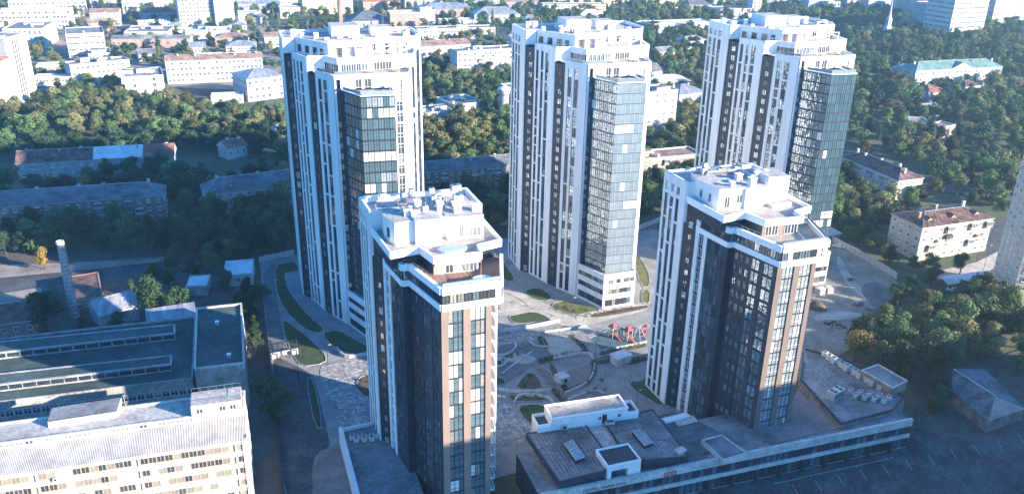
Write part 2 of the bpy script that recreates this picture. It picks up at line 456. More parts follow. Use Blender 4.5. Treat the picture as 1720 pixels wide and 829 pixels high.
def tall_tower(ox, oy, label, seed, baymix):
    rng = random.Random(seed)
    T = thing('apartment_tower', label, 'apartment tower', (ox, oy, 0), 0, 'white high-rise apartment towers of the new complex')
    win = Windows(T); pan = Windows(T, 'glass_panel', 300)
    A = [(0, 46.9), (0, 33.7), (39.5, 33.7), (39.5, 46.9)]
    B = [(1.0, 40), (2.2, 30.7), (5.4, 21.5), (10.1, 21.3), (13.1, 16.2), (35, 19.7), (37.4, 30.7), (38, 40)]
    Cc = [(5, 30), (7.1, 17.3), (11, 10), (31, 9.6), (33.4, 18), (34, 30)]
    bay = [(12.7, 9.8), (16.5, 1), (25.4, .5), (25.7, 9.8)]
    pod = [(10.9, 9.8), (15.3, -1.3), (26.2, -.8), (27.0, 9.8)]
    # cores
    mb = MB()
    mb.prism(A, 0, 80.0, 'dark_cladding', 'roof_membrane'); mb.prism(inset(ccw(B), .05), 0, 76.6, 'dark_cladding', 'terrace_tile')
    mb.prism(inset(ccw(Cc), .08), 0, 73.6, 'dark_cladding', 'terrace_tile')
    mb.build('core', T)
    fa = MB()
    # left facade, back to front
    fA = Face((0, 46.9), (0, 33.7)); fB = Face((2.2, 30.7), (5.4, 21.5)); fC = Face((7.1, 17.3), (11, 10))
    d1 = Face((.3, 33.6), (2.2, 30.8)); d2 = Face((5.4, 21.4), (7.1, 17.4)); d3 = Face((11, 9.75), (12.7, 9.45))
    cA = [(.07, .21), (.30, .43), (.51, .66)]; cB = [(.08, .20), (.32, .44), (.54, .70)]; cC = [(.14, .32), (.43, .63)]
    white_strip(fa, win, fA, 0, 81, cA, rng, topsmall=1)
    white_strip(fa, win, fB, 0, 77.5, cB, rng, topsmall=0)
    white_strip(fa, win, fC, 0, 74.5, cC, rng, topsmall=0)
    dk = MB()
    dark_strip(dk, win, d1, 0, 76, rng, ww=1.35); dark_strip(dk, win, d2, 0, 73, rng, ww=1.5); dark_strip(dk, win, d3, 11.5, 71, rng, ww=1.05)
    # front-facing white slivers beside the recesses
    for (a, b, z1, zz) in (((0, 33.7), (3.3, 33.7), 81, 76.6), ((5.4, 21.5), (10.1, 21.3), 77.5, 73.6)):
        f = Face(a, b); f.box(fa, 0, f.L, zz, z1, -.2, .26, 'white_render')
    # front at C level: white wall above the bay, window column, pier
    fF = Face((11, 9.75), (31, 9.6))
    fF.box(fa, 0, .5, 11.4, 74.5, -.1, .27, 'white_render')
    fF.box(fa, .5, 14.8, 73.3, 74.5, -.1, .3, 'white_render')
    fF.box(fa, 14.8, fF.L, 73.3, 74.5, -.1, .3, 'white_render')
    fF.box(fa, 1.6, 5.6, 70.6, 73.3, -.1, .25, 'white_render'); fF.box(fa, 7.2, 8.0, 70.6, 73.3, -.1, .25, 'white_render'); fF.box(fa, 9.8, 14.6, 70.6, 73.3, -.1, .25, 'white_render')
    win.add(fF, 5.65, 70.9, window_mesh(1.5, 2.3, 'window_glass', 'frame_white', 1), .08); win.add(fF, 8.05, 70.9, window_mesh(1.7, 2.3, 'window_glass', 'frame_white', 1), .08)
    white_strip(fa, win, Face(fF.pt(14.7), (31, 9.6)), 0, 73.3, [(.32, .66)], rng, glass=('window_glass', 'blind', 'window_glass', 'glass_dark'), piers='white_render', barp=.1, frame='frame_white')
    # right facade (lit side)
    for f, z1, cols in ((Face((31, 9.6), (33.4, 18)), 74.5, [(.14, .34), (.5, .72)]), (Face((35, 19.7), (37.4, 30.7)), 77.5, [(.08, .22), (.34, .48), (.6, .74)]), (Face((39.5, 33.7), (39.5, 46.9)), 81, [(.1, .24), (.36, .5), (.62, .78)])):
        white_strip(fa, win, f, 0, z1, cols, rng)
    for f, z1 in ((Face((33.4, 18.1), (35, 19.6)), 74), (Face((37.45, 30.8), (39.4, 33.6)), 77)):
        dark_strip(dk, win, f, 0, z1, rng, ww=1.0)
    for a, b, z1 in (((34.35, 19.45), (35.05, 19.6), 76.5), ((38.7, 33.5), (39.5, 33.55), 80.5)):
        f = Face(a, b); f.box(fa, 0, f.L, 0, z1, -.1, .2, 'white_render')
    # back
    white_strip(fa, win, Face((39.5, 46.9), (0, 46.9)), 0, 81, [(.06 + .12 * k, .12 + .12 * k) for k in range(8)], rng)
    fa.build('white_facade', T); dk.build('dark_recess', T)
    # glass bay: panels floor by floor
    bc = MB(); bc.prism(inset(ccw(bay), .12), 11.3, 70.2, 'dark_cladding', 'terrace_tile')
    for f, (a, b) in enumerate(((bay[0], bay[1]), (bay[1], bay[2]), (bay[2], bay[3]))):
        fb = Face(a, b); n = (6, 6, 4)[f]; w = fb.L / n
        for k in range(20):
            z = 11.45 + k * 2.95
            fb.box(bc, 0, fb.L, z + 2.62, z + 2.92, -.1, .03, 'charcoal' if baymix[1] > .2 else 'bay_dark')
            roomy = rng.random() < baymix[0]
            tone = rng.random()
            c0 = rng.choice((0, 0, n // 2)); c1 = rng.choice((n, n, n // 2 + 1))
            for j in range(n):
                r = rng.random()
                if f == 1:
                    g = 'curtain' if (roomy and c0 <= j < c1 and r < .85) or r < .03 else (('pale_glass' if tone < .25 and r < .6 else 'bay_teal') if baymix[1] > .4 else ('bay_blue' if baymix[1] < .2 else 'bay_dark'))
                else:
                    g = 'glass_mirror' if r < .97 else 'curtain'
                pan.add(fb, j * w + .03, z + .02, window_mesh(w - .06, 2.58, g, 'frame_dark' if f != 1 or baymix[1] > .2 else 'gray_wall', 1, 1 if (k + j) % 2 else 0, ft=.05), .02)
        fb.box(bc, -.02, fb.L + .02, 70.42, 70.72, -.2, .12, 'white_trim')
        for j in range(n + 1):
            if 0 < j < n: fb.box(bc, j * w - .03, j * w + .03, 11.4, 70.4, -.1, .07, 'frame_dark' if baymix[1] > .2 else 'gray_wall')
    bc.build('bay_frame', T)
    railing('balustrade', T, [(13.0, 8.4), (16.6, 1.3), (25.2, .8), (25.5, 8.4)], 70.7, 1.0)
    # podium: white bands and window ribbons
    pd = MB()
    pd.prism(inset(ccw(pod), .35), 0, 11.3, 'charcoal', 'terrace_tile')
    for f, (a, b) in enumerate(((pod[0], pod[1]), (pod[1], pod[2]), (pod[2], pod[3]))):
        fb = Face(a, b)
        for z0, z1 in ((0, .8), (3.1, 4.9), (6.6, 8.4), (9.9, 11.8)): fb.box(pd, -.02 if f == 1 else 0, fb.L, z0, z1, -.36, .0, 'white_render')
        fb.box(pd, 0, .7, .8, 9.9, -.36, -.01, 'white_render')
        n = max(2, int(fb.L / 1.35)); w = (fb.L - .8) / n
        for zz, h in ((.82, 2.26), (4.92, 1.66), (8.42, 1.46)):
            for j in range(n):
                g = rng.choice(('window_glass', 'glass_dark', 'blind', 'glass_blue', 'curtain') if f == 1 else ('window_glass', 'glass_dark', 'glass_blue'))
                win.add(fb, .75 + j * w, zz, window_mesh(w - .05, h, g, 'frame_dark', 1), -.14)
    pd.build('podium', T)
    # upper terraces
    P = MB()
    ring(P, inset(ccw(Cc), -.02), 73.55, 73.9, .3, 'white_trim')
    Bt = [(5.4, 21.5), (10.1, 21.3), (13.1, 16.2), (35, 19.7), (37.4, 30.7), (38, 40), (1, 40), (2.2, 30.7)]
    fs = [Face(Bt[i], Bt[i + 1]) for i in range(4)]
    for k, f in enumerate(fs):
        f.box(P, 0, f.L, 76.0, 77.7, -.35, .3 if k else .27, 'white_render')
    f = fs[2]                                      # windows of the storey behind the C terrace
    f.box(P, 0, .7, 73.7, 76, -.1, .2, 'white_render')
    t = .8
    for wd, gp, g in ((5.6, .1, 'glass_dark'), (1.9, 1.6, 'glass_blue'), (5.2, 1.8, 'window_glass'), (2.9, 1.0, 'blind')):
        n = max(1, int(wd / 1.4))
        for j in range(n): win.add(f, t + j * wd / n, 73.8, window_mesh(wd / n - .05, 2.15, g, 'frame_white', 1), .06)
        f.box(P, t + wd + .05, t + wd + gp, 73.7, 76, -.1, .2, 'white_render'); t += wd + gp
    f.box(P, t, f.L, 73.7, 76, -.1, .2, 'white_render')
    f = fs[1]
    for j in range(3): win.add(f, .9 + j * 1.55, 73.8, window_mesh(1.45, 2.15, 'glass_dark', 'frame_white', 1), .06)
    # penthouse storey
    ph = [(0.02, 46.88), (.02, 33.72), (3.4, 33.72), (11.2, 20.9), (12.2, 24.4), (22, 24.6), (22.2, 28.2), (37.1, 29.0), (39.48, 33.8), (39.48, 46.88)]
    P.prism(ph, 76.62, 80.1, 'white_render', 'roof_membrane')
    ring(P, ph, 80.05, 81.0, .35, 'white_render', out=.03)
    f = Face(ph[2], ph[3])
    for t, wd in ((1.2, 1.6), (4.6, 1.8), (8.2, 1.8), (11.4, 1.3)): win.add(f, t, 77.2, window_mesh(wd, 2.0, 'glass_dark', 'frame_dark', 1), .02)
    f = Face(ph[4], ph[5])
    f.box(P, -.3, f.L + .4, 79.4, 80.0, 0, 1.3, 'white_render')
    for t, wd, g in ((1.2, 1.7, 'blind'), (4.0, 2.4, 'curtain'), (7.2, 1.7, 'blind')): win.add(f, t, 76.8, window_mesh(wd, 2.3, g, 'frame_white', 1), .02)
    f.box(P, 3.1, 3.5, 76.6, 79.4, 0, 1.2, 'tan_panel'); f.box(P, 6.6, 7.0, 76.6, 79.4, 0, 1.2, 'white_render')
    f = Face(ph[6], ph[7])
    for t, wd in ((2.2, 1.0), (6.0, 1.9), (11.2, 1.6)): win.add(f, t, 77.3, window_mesh(wd, 1.9, 'window_glass', 'frame_white', 1), .02)
    P.build('penthouse', T)
    railing('balustrade', T, [(5.8, 21.2), (10.0, 21.05), (12.9, 16.1)], 77.7, .7, glass=False)
    railing('balustrade', T, [(7.4, 16.9), (11.2, 10.3), (17, 10.05)], 74.5, .8, glass=True)
    for x, y in ((16, 20), (20, 20.6), (29, 22.5), (15.5, 13), (22, 14), (28.5, 15)): lounge(T, x + rng.uniform(-1, 1), y, 76.6 if y > 18 else 73.6, rng.uniform(-.5, .5), rng)
    # pergola frame and roof plant
    pg = MB()
    for x in (26, 29.5, 33): pg.box(x - .12, x + .12, 21.2, 21.45, 76.6, 79.3, 'white_trim'); pg.box(x - .12, x + .12, 27.6, 27.85, 76.6, 79.3, 'white_trim'); pg.box(x - .1, x + .1, 21.2, 27.85, 79.3, 79.5, 'white_trim')
    pg.box(25.8, 33.2, 21.15, 21.4, 79.5, 79.7, 'white_trim'); pg.box(25.8, 33.2, 27.6, 27.8, 79.5, 79.7, 'white_trim')
    pg.build('pergola', T)
    lift = MB(); lift.box(14, 22, 35, 43.5, 80.1, 83.4, 'white_render', 'roof_membrane'); lift.box(26, 32, 38, 44, 80.1, 82.4, 'white_render', 'roof_membrane'); lift.build('lift_house', T)
    for k in range(9): vent_stack(T, rng.uniform(2, 38), rng.uniform(34, 46), 80.1, rng.uniform(.9, 1.6), rng.uniform(1.0, 1.8))
    for k in range(8): roof_unit(T, rng.uniform(5, 37), rng.uniform(30, 36), 80.1, rng.uniform(1, 2.2), rng.uniform(.9, 1.4), rng.uniform(.9, 1.5), rz=rng.uniform(0, .3))
    for x, y in ((17, 39), (30, 41), (8, 42), (36, 36)): antenna(T, x, y, 83.4 if x == 17 else 80.1, rng.uniform(3.5, 6))
    win.close('smaller_windows'); pan.close('smaller_panels')
    return T

def short_tower(ox, oy, label, seed, deck, brown='brown_cladding', mixf=(.25, .6)):
    rng = random.Random(seed)
    T = thing('apartment_tower', label, 'apartment tower', (ox, oy, 0), 0, 'lower towers with white bands and brown fronts')
    win = Windows(T); pan = Windows(T, 'glass_panel', 300)
    A = [(-.5, 34.7), (.1, 25.0), (23.4, 23.8), (23.0, 34.7)]
    body = [(.6, 30), (2.2, 22.4), (3.9, 11.6), (5.3, 11.8), (8.7, 0), (18.6, .3), (19.5, 10), (23.2, 12), (23.3, 30)]
    mb = MB()
    mb.prism(inset(ccw(A), .1), 0, 58.4, 'dark_cladding', 'roof_membrane')
    mb.prism(inset(ccw(body), .3), 0, 51.8, 'dark_cladding', 'terrace_tile' if not deck else 'timber_deck')
    mb.build('core', T)
    fa = MB()
    fA = Face(A[0], A[1])
    white_strip(fa, win, fA, 0, 59.5, [(.10, .24), (.35, .49), (.60, .74)], rng, topsmall=1, glass=('glass_dark', 'glass_mirror', 'glass_dark'), barp=.2)
    fr = Face(A[1], (3.0, 24.85)); fr.box(fa, 0, fr.L, 50, 59.5, -.2, .2, 'white_render')
    # frame piers of the two white L-shaped bands
    f1 = Face((.35, 25.0), (2.2, 22.4)); f2 = Face((2.2, 22.4), (3.9, 11.6)); f3 = Face((3.9, 11.6), (5.3, 11.8)); f4 = Face((5.3, 11.8), (8.7, 0)); f5 = Face((8.7, 0), (18.6, .3))
    dk = MB()
    dark_strip(dk, win, f1, 0, 55, rng, ww=.95, wh=1.5, n=1, pale=.5 if deck else .15)
    # pier - window column - pier - glass - blank
    f2.box(fa, 0, 1.25, 0, 51.8, -.3, .35, 'white_render')
    f2.box(fa, 2.9, 4.1, 0, 48.6, -.3, .32, 'white_render')
    for k in range(16):
        z = .8 + k * FH
        win.add(f2, 1.3, z, window_mesh(1.55, 2.1 if not deck else 1.6, rng.choice(('glass_dark', 'glass_mirror', 'glass_dark')), 'frame_white', 1), .0)
        f2.box(fa, 1.25, 2.9, z + 2.15, z + 2.95, -.3, .05, 'white_render' if deck else 'charcoal')
    gl = (f2.L - 4.1) * .78
    for k in range(16):
        z = .4 + k * FH
        f2.box(dk, 4.1, f2.L, z + 2.7, z + 2.98, -.3, .08, 'charcoal')
        for j in range(4): pan.add(f2, 4.15 + j * gl / 4, z, window_mesh(gl / 4 - .06, 2.65, rng.choice(('glass_dark', 'bay_dark', 'glass_mirror', 'bay_dark')), 'frame_dark', 1, 1, ft=.05), .06)
    f2.box(dk, 4.1 + gl, f2.L, 0, 51, -.3, .04, 'dark_cladding')
    f3.box(dk, 0, f3.L, 0, 51, -.3, 0, 'dark_cladding')
    # second part of the left facade: small windows, then two glazed columns between black piers
    f4.box(dk, 0, f4.L, 0, 51, -.35, -.02, 'dark_cladding')
    segs = ((.04, .42, 'w'), (.46, .63, 'g'), (.63, .73, 'p'), (.73, .93, 'g'), (.93, 1.0, 'p'))
    for a, b, t in segs:
        if t == 'p': f4.box(dk, a * f4.L, b * f4.L, 0, 48.6, -.1, .22, 'charcoal')
        for k in range(16):
            z = .4 + k * FH
            if t == 'w':
                for j in range(3): win.add(f4, (a + (b - a) * (j + .2) / 3) * f4.L, z + .5, window_mesh(1.0, 1.7, rng.choice(('blind', 'bay_dark', 'bay_dark', 'glass_mirror', 'glass_dark')), 'frame_dark', 1), .03)
                f4.box(dk, a * f4.L, b * f4.L, z + 2.7, z + 2.8, -.1, .06, 'charcoal')
            elif t == 'g':
                w2 = (b - a) * f4.L / 2
                f4.box(dk, a * f4.L, b * f4.L, z + 2.5, z + 2.96, -.1, .1, 'charcoal')
                for j in range(2): pan.add(f4, a * f4.L + j * w2 + .02, z + .02, window_mesh(w2 - .04, 2.46, rng.choice(('glass_mirror', 'glass_mirror', 'glass_blue')), 'frame_dark', 0, 1, ft=.06), .08)
    # brown front with two glazed columns
    br = MB()
    cols = [(.14, .43), (.58, .88)]
    e = 0
    for a, b in cols + [(1.0, 1.0)]:
        f5.box(br, e * f5.L, a * f5.L, 0, 48.6, -.35, .25, brown); e = b
    for a, b in cols:
        for k in range(16):
            z = .3 + k * FH; w2 = (b - a) * f5.L / 3
            hot = rng.random()
            f5.box(br, a * f5.L, b * f5.L, z + 2.72, z + 2.98, -.35, .12, 'charcoal')
            for j in range(3):
                r = rng.random()
                g = 'curtain' if r < (mixf[0] * 2 if hot < .45 else .06) else ('pale_glass' if r < .5 and not deck else (('bay_teal' if deck else 'bay_blue') if r < mixf[1] else ('blind' if r > .93 else ('glass_blue' if deck else 'pale_glass'))))
                pan.add(f5, a * f5.L + j * w2 + .02, z, window_mesh(w2 - .04, 2.7, g, 'frame_dark', 0, 1, ft=.035), .06)
            f5.box(br, a * f5.L, b * f5.L, z + .75, z + .82, .1, .2, 'steel')
        f5.box(br, b * f5.L - .04, b * f5.L + .04, 0, 48.5, .2, .29, 'charcoal')
    br.build('brown_front', T)
    # right side and balconies, back
    fR = Face((18.6, .3), (19.5, 10)); fR.box(fa, 0, fR.L, 0, 48.6, -.3, -.03, brown)
    for k in range(16):
        z = 2.8 + k * FH
        fR.box(fa, 2.2, 7.2, z - .12, z + .12, 0, 1.5, 'white_trim'); fR.box(fa, 2.2, 7.2, z + .12, z + 1.0, 1.38, 1.5, 'white_trim')
        for j in range(3): win.add(fR, 2.3 + j * 1.6, z + .15, window_mesh(1.5, 2.3, 'window_glass', 'frame_white', 1), .0)
    fR2 = Face((19.5, 10), (23.2, 12)); fR2.box(fa, 0, fR2.L, 0, 51, -.3, .0, brown)
    white_strip(fa, win, Face((23.2, 12), (23.35, 30)), 0, 52, [(.08, .2), (.3, .42), (.52, .64), (.74, .86)], rng)
    white_strip(fa, win, Face((23.3, 24), (23.0, 34.7)), 0, 59.5, [(.2, .4), (.6, .8)], rng)
    white_strip(fa, win, Face((23.0, 34.7), (-.5, 34.7)), 0, 59.5, [(.06 + .13 * k, .13 + .13 * k) for k in range(7)], rng)
    fa.build('white_facade', T); dk.build('dark_facade', T)
    # the two white bands with a glazed storey between
    bd = MB()
    P3 = [(2.2, 22.4), (3.9, 11.6), (5.3, 11.8), (8.7, -.9), (20.4, -.5), (24.0, 11.4)]
    for i in range(5):
        f = Face(P3[i], P3[i + 1])
        if i < 4:
            f.box(bd, 0, f.L, 51.8, 53.2, -.4, .4, 'white_trim')
            f.box(bd, -.02, f.L + .02, 48.5, 49.8, -.6, .38, 'white_trim')
        else:
            f.box(bd, 0, f.L, 51.8, 53.2, -.4, .3, 'white_trim'); f.box(bd, 0, f.L, 48.5, 49.8, -.6, .3, 'white_trim')
        n = max(1, round(f.L / 1.5))
        for j in range(n):
            g = rng.choice(('glass_dark', 'glass_blue', 'glass_mirror', 'glass_dark')) if i < 3 else rng.choice(('window_glass', 'glass_blue', 'blind', 'curtain', 'window_glass'))
            pan.add(f, j * f.L / n + .03, 49.85, window_mesh(f.L / n - .06, 1.9, g, 'frame_dark', 1), .1)
    sl = inset(ccw(P3 + [(23.2, 22)]), .2)
    bd.prism(sl, 51.6, 52.1, 'white_trim', 'timber_deck' if deck else 'terrace_tile')
    bd.prism(inset(ccw(P3 + [(23.2, 22)]), .3), 48.9, 49.7, 'charcoal')
    for i in range(2): ...
    bd.build('white_band', T)
    # storey above: dark left wall, glazed front, then roof slab with white edge
    U = MB()
    up_ = [(.4, 25), (1.7, 12.2), (7.6, 12.9), (9.2, 7.4), (18.0, 7.1), (18.3, 11.6), (23.2, 12.6), (23.3, 24)]
    U.prism(inset(ccw(up_), .25), 52.0, 55.4, 'dark_cladding', 'terrace_tile')
    f = Face(up_[3], up_[4])
    f.box(U, 0, f.L, 52.1, 55.2, -.3, -.1, 'tan_panel' if deck else 'brown_cladding')
    n = 5
    for j, g in enumerate(('curtain', 'window_glass', 'curtain', 'blind', 'glass_blue') if deck else ('window_glass', 'window_glass', 'blind', 'window_glass', 'glass_dark')):
        if deck or j != 2: win.add(f, .7 + j * 1.58, 52.2, window_mesh(1.5, 2.5, g, 'frame_white', 1), -.05)
    P2 = [(.1, 25.2), (1.5, 11.0), (7.4, 12.0), (8.9, 6.5), (18.4, 6.2), (18.7, 9.9), (24.0, 11.4), (23.7, 24)]
    U.prism(inset(ccw(P2), .1), 54.9, 55.5, 'white_trim', 'terrace_tile')
    for i in range(7):
        f = Face(P2[i], P2[i + 1]); f.box(U, 0, f.L, 54.8, 56.4, -.3, .06 + .01 * (i % 2), 'white_trim')
    U.build('upper_storey', T)
    # penthouse boxes and A roof
    PH = MB()
    if not deck:
        PH.prism([(1.9, 24.8), (3.2, 16.6), (9.6, 16.4), (9.7, 24.8)], 55.5, 60.4, 'white_render', 'roof_membrane')
        PH.prism([(9.6, 15.8), (15.4, 16.2), (15.6, 24.8), (9.72, 24.8)], 55.5, 60.2, 'white_render', 'roof_membrane')
        PH.prism([(1.9, 24.82), (15.6, 24.82), (15.6, 31.5), (4.5, 31.5)], 58.3, 60.3, 'white_render', 'roof_membrane')
        PH.prism([(16.4, 17.6), (21.6, 17.2), (21.9, 23.9), (16.6, 24.1)], 55.5, 61.8, 'white_render', 'roof_membrane')
        PH.box(16.2, 21, 14.6, 17.2, 55.5, 56.5, 'white_trim', 'terrace_tile')
        f = Face((1.9, 24.8), (3.2, 16.6))
        for t in (1.9, 5.0): win.add(f, t, 56.6, window_mesh(1.0, 2.0, 'glass_dark', 'frame_white', 1), .02)
        f = Face((3.2, 16.6), (9.6, 16.4))
        for t, z, h in ((1.6, 55.9, 2.6), (4.6, 56.8, 1.9)): win.add(f, t, z, window_mesh(1.3, h, 'window_glass', 'frame_white', 1), .02)
    else:
        PH.prism([(2.0, 20.5), (3.4, 15.6), (7.4, 16.2), (7.4, 24.6), (2.4, 24.6)], 55.5, 60.3, 'white_render', 'roof_membrane')
        PH.prism([(7.4, 15.0), (12.6, 14.8), (12.6, 24.6), (7.42, 24.6)], 55.5, 60.6, 'white_render', 'roof_membrane')
        PH.prism([(12.6, 17.2), (14.0, 17.2), (14.0, 24.6), (12.62, 24.6)], 55.5, 60.2, 'white_render', 'roof_membrane')
        PH.prism([(14.0, 15.6), (21.4, 15.3), (21.6, 24.2), (14.02, 24.6)], 55.5, 60.4, 'white_render', 'roof_membrane')
        PH.prism([(2.0, 24.62), (21.6, 24.62), (21.6, 30.0), (2.0, 30.0)], 58.3, 59.4, 'white_render', 'roof_membrane')
        f = Face((2.0, 20.5), (3.4, 15.6)); win.add(f, 1.8, 56.4, window_mesh(1.0, 2.0, 'glass_dark', 'frame_dark', 1), .02)
        f = Face((14.0, 15.6), (21.4, 15.3))
        for t, wd, h in ((2.3, 1.0, 2.4), (4.3, .8, 2.0), (5.1, 1.7, 2.0)): win.add(f, t, 56.0, window_mesh(wd, h, 'blind', 'frame_white', 1), .02)
    ring(PH, A, 58.4, 59.6, .45, 'white_trim', out=.04)
    PH.build('penthouse', T)
    z = 60.4
    for k in range(9 if deck else 6): vent_stack(T, rng.uniform(3.5, 20.5), rng.uniform(17.5, 23.5), z - .2, rng.uniform(.8, 1.5), rng.uniform(.8, 1.6))
    for k in range(16 if deck else 8): roof_unit(T, rng.uniform(3, 21), rng.uniform(19 if deck else 26, 32), 60.35 if deck else 60.3, rng.uniform(1, 2.4), rng.uniform(.8, 1.3), rng.uniform(.8, 1.6), rz=rng.uniform(-.2, .3), m=rng.choice(('old_white', 'old_white', 'steel')))
    for k in range(4): antenna(T, rng.uniform(3, 21), rng.uniform(16, 30), 60.2, rng.uniform(3, 5))
    du = MB()                                       # ducts on the roof
    du.tube((6, 27, 60.9), (14, 26.5, 60.9), .45, .45, 'steel', 10); du.tube((14, 26.5, 60.9), (14.4, 21, 61.2), .45, .45, 'steel', 10)
    du.tube((14.4, 21, 61.2), (14.4, 21, 60.2), .45, .45, 'steel', 10); du.tube((6, 27, 60.9), (6, 27, 59.5), .45, .45, 'steel', 10)
    du.build('air_duct', T)
    railing('balustrade', T, [(9.0, -.5), (20.2, -.1), (23.7, 11.2)], 53.2, .7, glass=True)
    railing('balustrade', T, [(4.2, 11.9), (5.4, 12.0), (8.7, .0)], 53.2, .7, glass=False)
    if deck:
        tb = MB(); tb.lathe((0, 0), [(.1, 0), (1.2, .02), (1.35, .5), (1.15, .62)], 'white_render', 18)
        h = tb.build('hot_tub', T, (17.2, 2.4, 52.15)); h.scale = (1.4, .8, 1.2)
        cv = MB(); cv.prism([(12.0, 2.0), (14.8, 1.6), (15.2, 3.6), (12.4, 4.0)], 52.15, 52.6, 'charcoal'); cv.build('pool_cover', T)
        po = MB(); po.lathe((0, 0), [(2.3, 0), (2.35, .5), (2.1, .55)], 'blue_wall', 20); q = po.build('terrace_pool', T, (13.6, 10.4, 55.5)); q.scale = (1.3, .7, 1)
        aw = MB()
        for x in (9.9, 14.0): aw.bar((x, 6.8, 54.6), (x + 1.6, 4.4, 52.2), .08, .08, 'dark_metal')
        f = Face((9.2, 7.0), (18.0, 6.8)); f.box(aw, 0, f.L, 54.6, 54.75, 0, 1.3, 'old_white'); aw.build('awning', T)
    win.close('smaller_windows'); pan.close('smaller_panels')
    return T

tall_tower(14.1, 217.5, 'tall white tower at the left with teal glass bay and white curtained panes', 11, (.42, .55))
tall_tower(86.8, 217.0, 'tall white tower in the middle with blue glass bay above a three-storey white base', 22, (.06, .1))
tall_tower(156.5, 213.5, 'tall white tower at the right whose dark blue glass bay faces the park', 33, (.05, .35))
short_tower(23.3, 137.0, 'lower tower nearest the camera with brown front, timber roof terrace and hot tub', 44, True)
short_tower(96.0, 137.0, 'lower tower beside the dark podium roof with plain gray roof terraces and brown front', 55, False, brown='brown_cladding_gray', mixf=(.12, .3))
# ---------------------------------------------------------------- ground sheets
g = MB(); g.box(-6000, 6000, -2500, 9000, -1, 0, 'ground_mix'); g.build('ground', kind='structure')
LAYER = [0]
def smooth(p, n=2, closed=True):
    for _ in range(n):
        q = [] if closed else [p[0]]
        for i in range(len(p) if closed else len(p) - 1):
            a, b = p[i], p[(i + 1) % len(p)]
            q += [(a[0] * .75 + b[0] * .25, a[1] * .75 + b[1] * .25), (a[0] * .25 + b[0] * .75, a[1] * .25 + b[1] * .75)]
        p = q if closed else q + [p[-1]]
    return p
def sheet(name, m, px, z=None, kerb=None, kind='structure', world=None):
    """a flat sheet on the ground, its outline given where it lies in the photograph"""
    LAYER[0] += 1
    if px and name == 'lawn':
        cx_, cy_ = sum(q[0] for q in px) / len(px), sum(q[1] for q in px) / len(px)
        px = [(cx_ + (q[0] - cx_) * 1.05, cy_ + (q[1] - cy_) * 1.06) for q in px]
    if px and name in ('lawn', 'court', 'sand_court', 'footpath', 'flower_bed', 'stone_pavement', 'planting_strip', 'dirt_track', 'dirt_bank', 'town_yard', 'driveway'): px = smooth(px, 1 if name == 'lawn' else 2)
    zz = z if z is not None else .02 + LAYER[0] * .004
    pts = ccw(world if world else [at(x, y, zz) for x, y in px])
    mb = MB(); mb.prism(pts, zz - .02 if z is None else zz - .05, zz, m, bottom=False)
    o = mb.build(name, kind=kind)
    if kerb:
        k = MB(); ring(k, pts, zz - .02, zz + .13, .15, 'concrete', out=.02)
        q = k.build('kerb', kind='structure')
    return o
# town streets and yards beyond
sheet('town_yard', 'dirt', [(-40, 150), (60, 150), (210, 128), (300, 150), (470, 150), (478, 60), (420, 18), (-60, 22)])
sheet('town_yard', 'paving_dark', [(700, 100), (870, 100), (870, 40), (700, 40)])
sheet('town_street', 'asphalt', [(-40, 128), (116, 150), (200, 160), (470, 165), (470, 158), (205, 152), (118, 142), (-40, 118)])
sheet('town_street', 'asphalt', [(140, 60), (190, 96), (480, 112), (480, 106), (200, 90), (152, 58)])
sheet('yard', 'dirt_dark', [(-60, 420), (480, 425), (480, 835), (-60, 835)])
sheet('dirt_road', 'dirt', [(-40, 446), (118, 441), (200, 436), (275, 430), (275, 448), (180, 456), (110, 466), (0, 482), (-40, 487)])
sheet('dirt_bank', 'dirt', [(-40, 484), (60, 474), (75, 492), (60, 512), (-40, 520)])
sheet('road', 'asphalt', [(-40, 470), (150, 452), (285, 437), (285, 450), (160, 466), (-40, 500)])
sheet('road', 'asphalt', [(1410, 330), (1560, 322), (1640, 330), (1720, 345), (1800, 362), (1800, 352), (1720, 335), (1640, 320), (1560, 312), (1420, 320)])
sheet('street', 'asphalt', [(1655, 380), (1690, 370), (1720, 380), (1720, 420), (1690, 430), (1600, 470), (1560, 476), (1560, 462), (1640, 440)])
sheet('street', 'paving_light', [(1560, 458), (1640, 440), (1690, 415), (1700, 432), (1660, 455), (1570, 472)])
sheet('dirt_yard', 'dirt', [(1385, 402), (1480, 450), (1512, 478), (1516, 520), (1490, 552), (1420, 590), (1340, 640), (1345, 560), (1370, 470)])
sheet('dirt_track', 'paving_light', [(1402, 432), (1412, 428), (1432, 470), (1470, 500), (1462, 508), (1420, 478)])
sheet('dirt_track', 'dirt', [(1370, 508), (1420, 500), (1490, 508), (1488, 518), (1420, 512), (1372, 520)])
sheet('dirt_track', 'paving_dark', [(1440, 480), (1478, 470), (1505, 500), (1490, 530), (1462, 512)])
sheet('dirt_track', 'paving_light', [(1365, 528), (1420, 520), (1460, 530), (1420, 536), (1368, 540)])
sheet('construction_yard', 'paving_dark', [(1068, 392), (1110, 372), (1160, 366), (1160, 420), (1110, 440), (1075, 425)])
sheet('dirt_track', 'dirt', [(1095, 405), (1130, 395), (1150, 402), (1120, 425), (1085, 440), (1078, 425)])
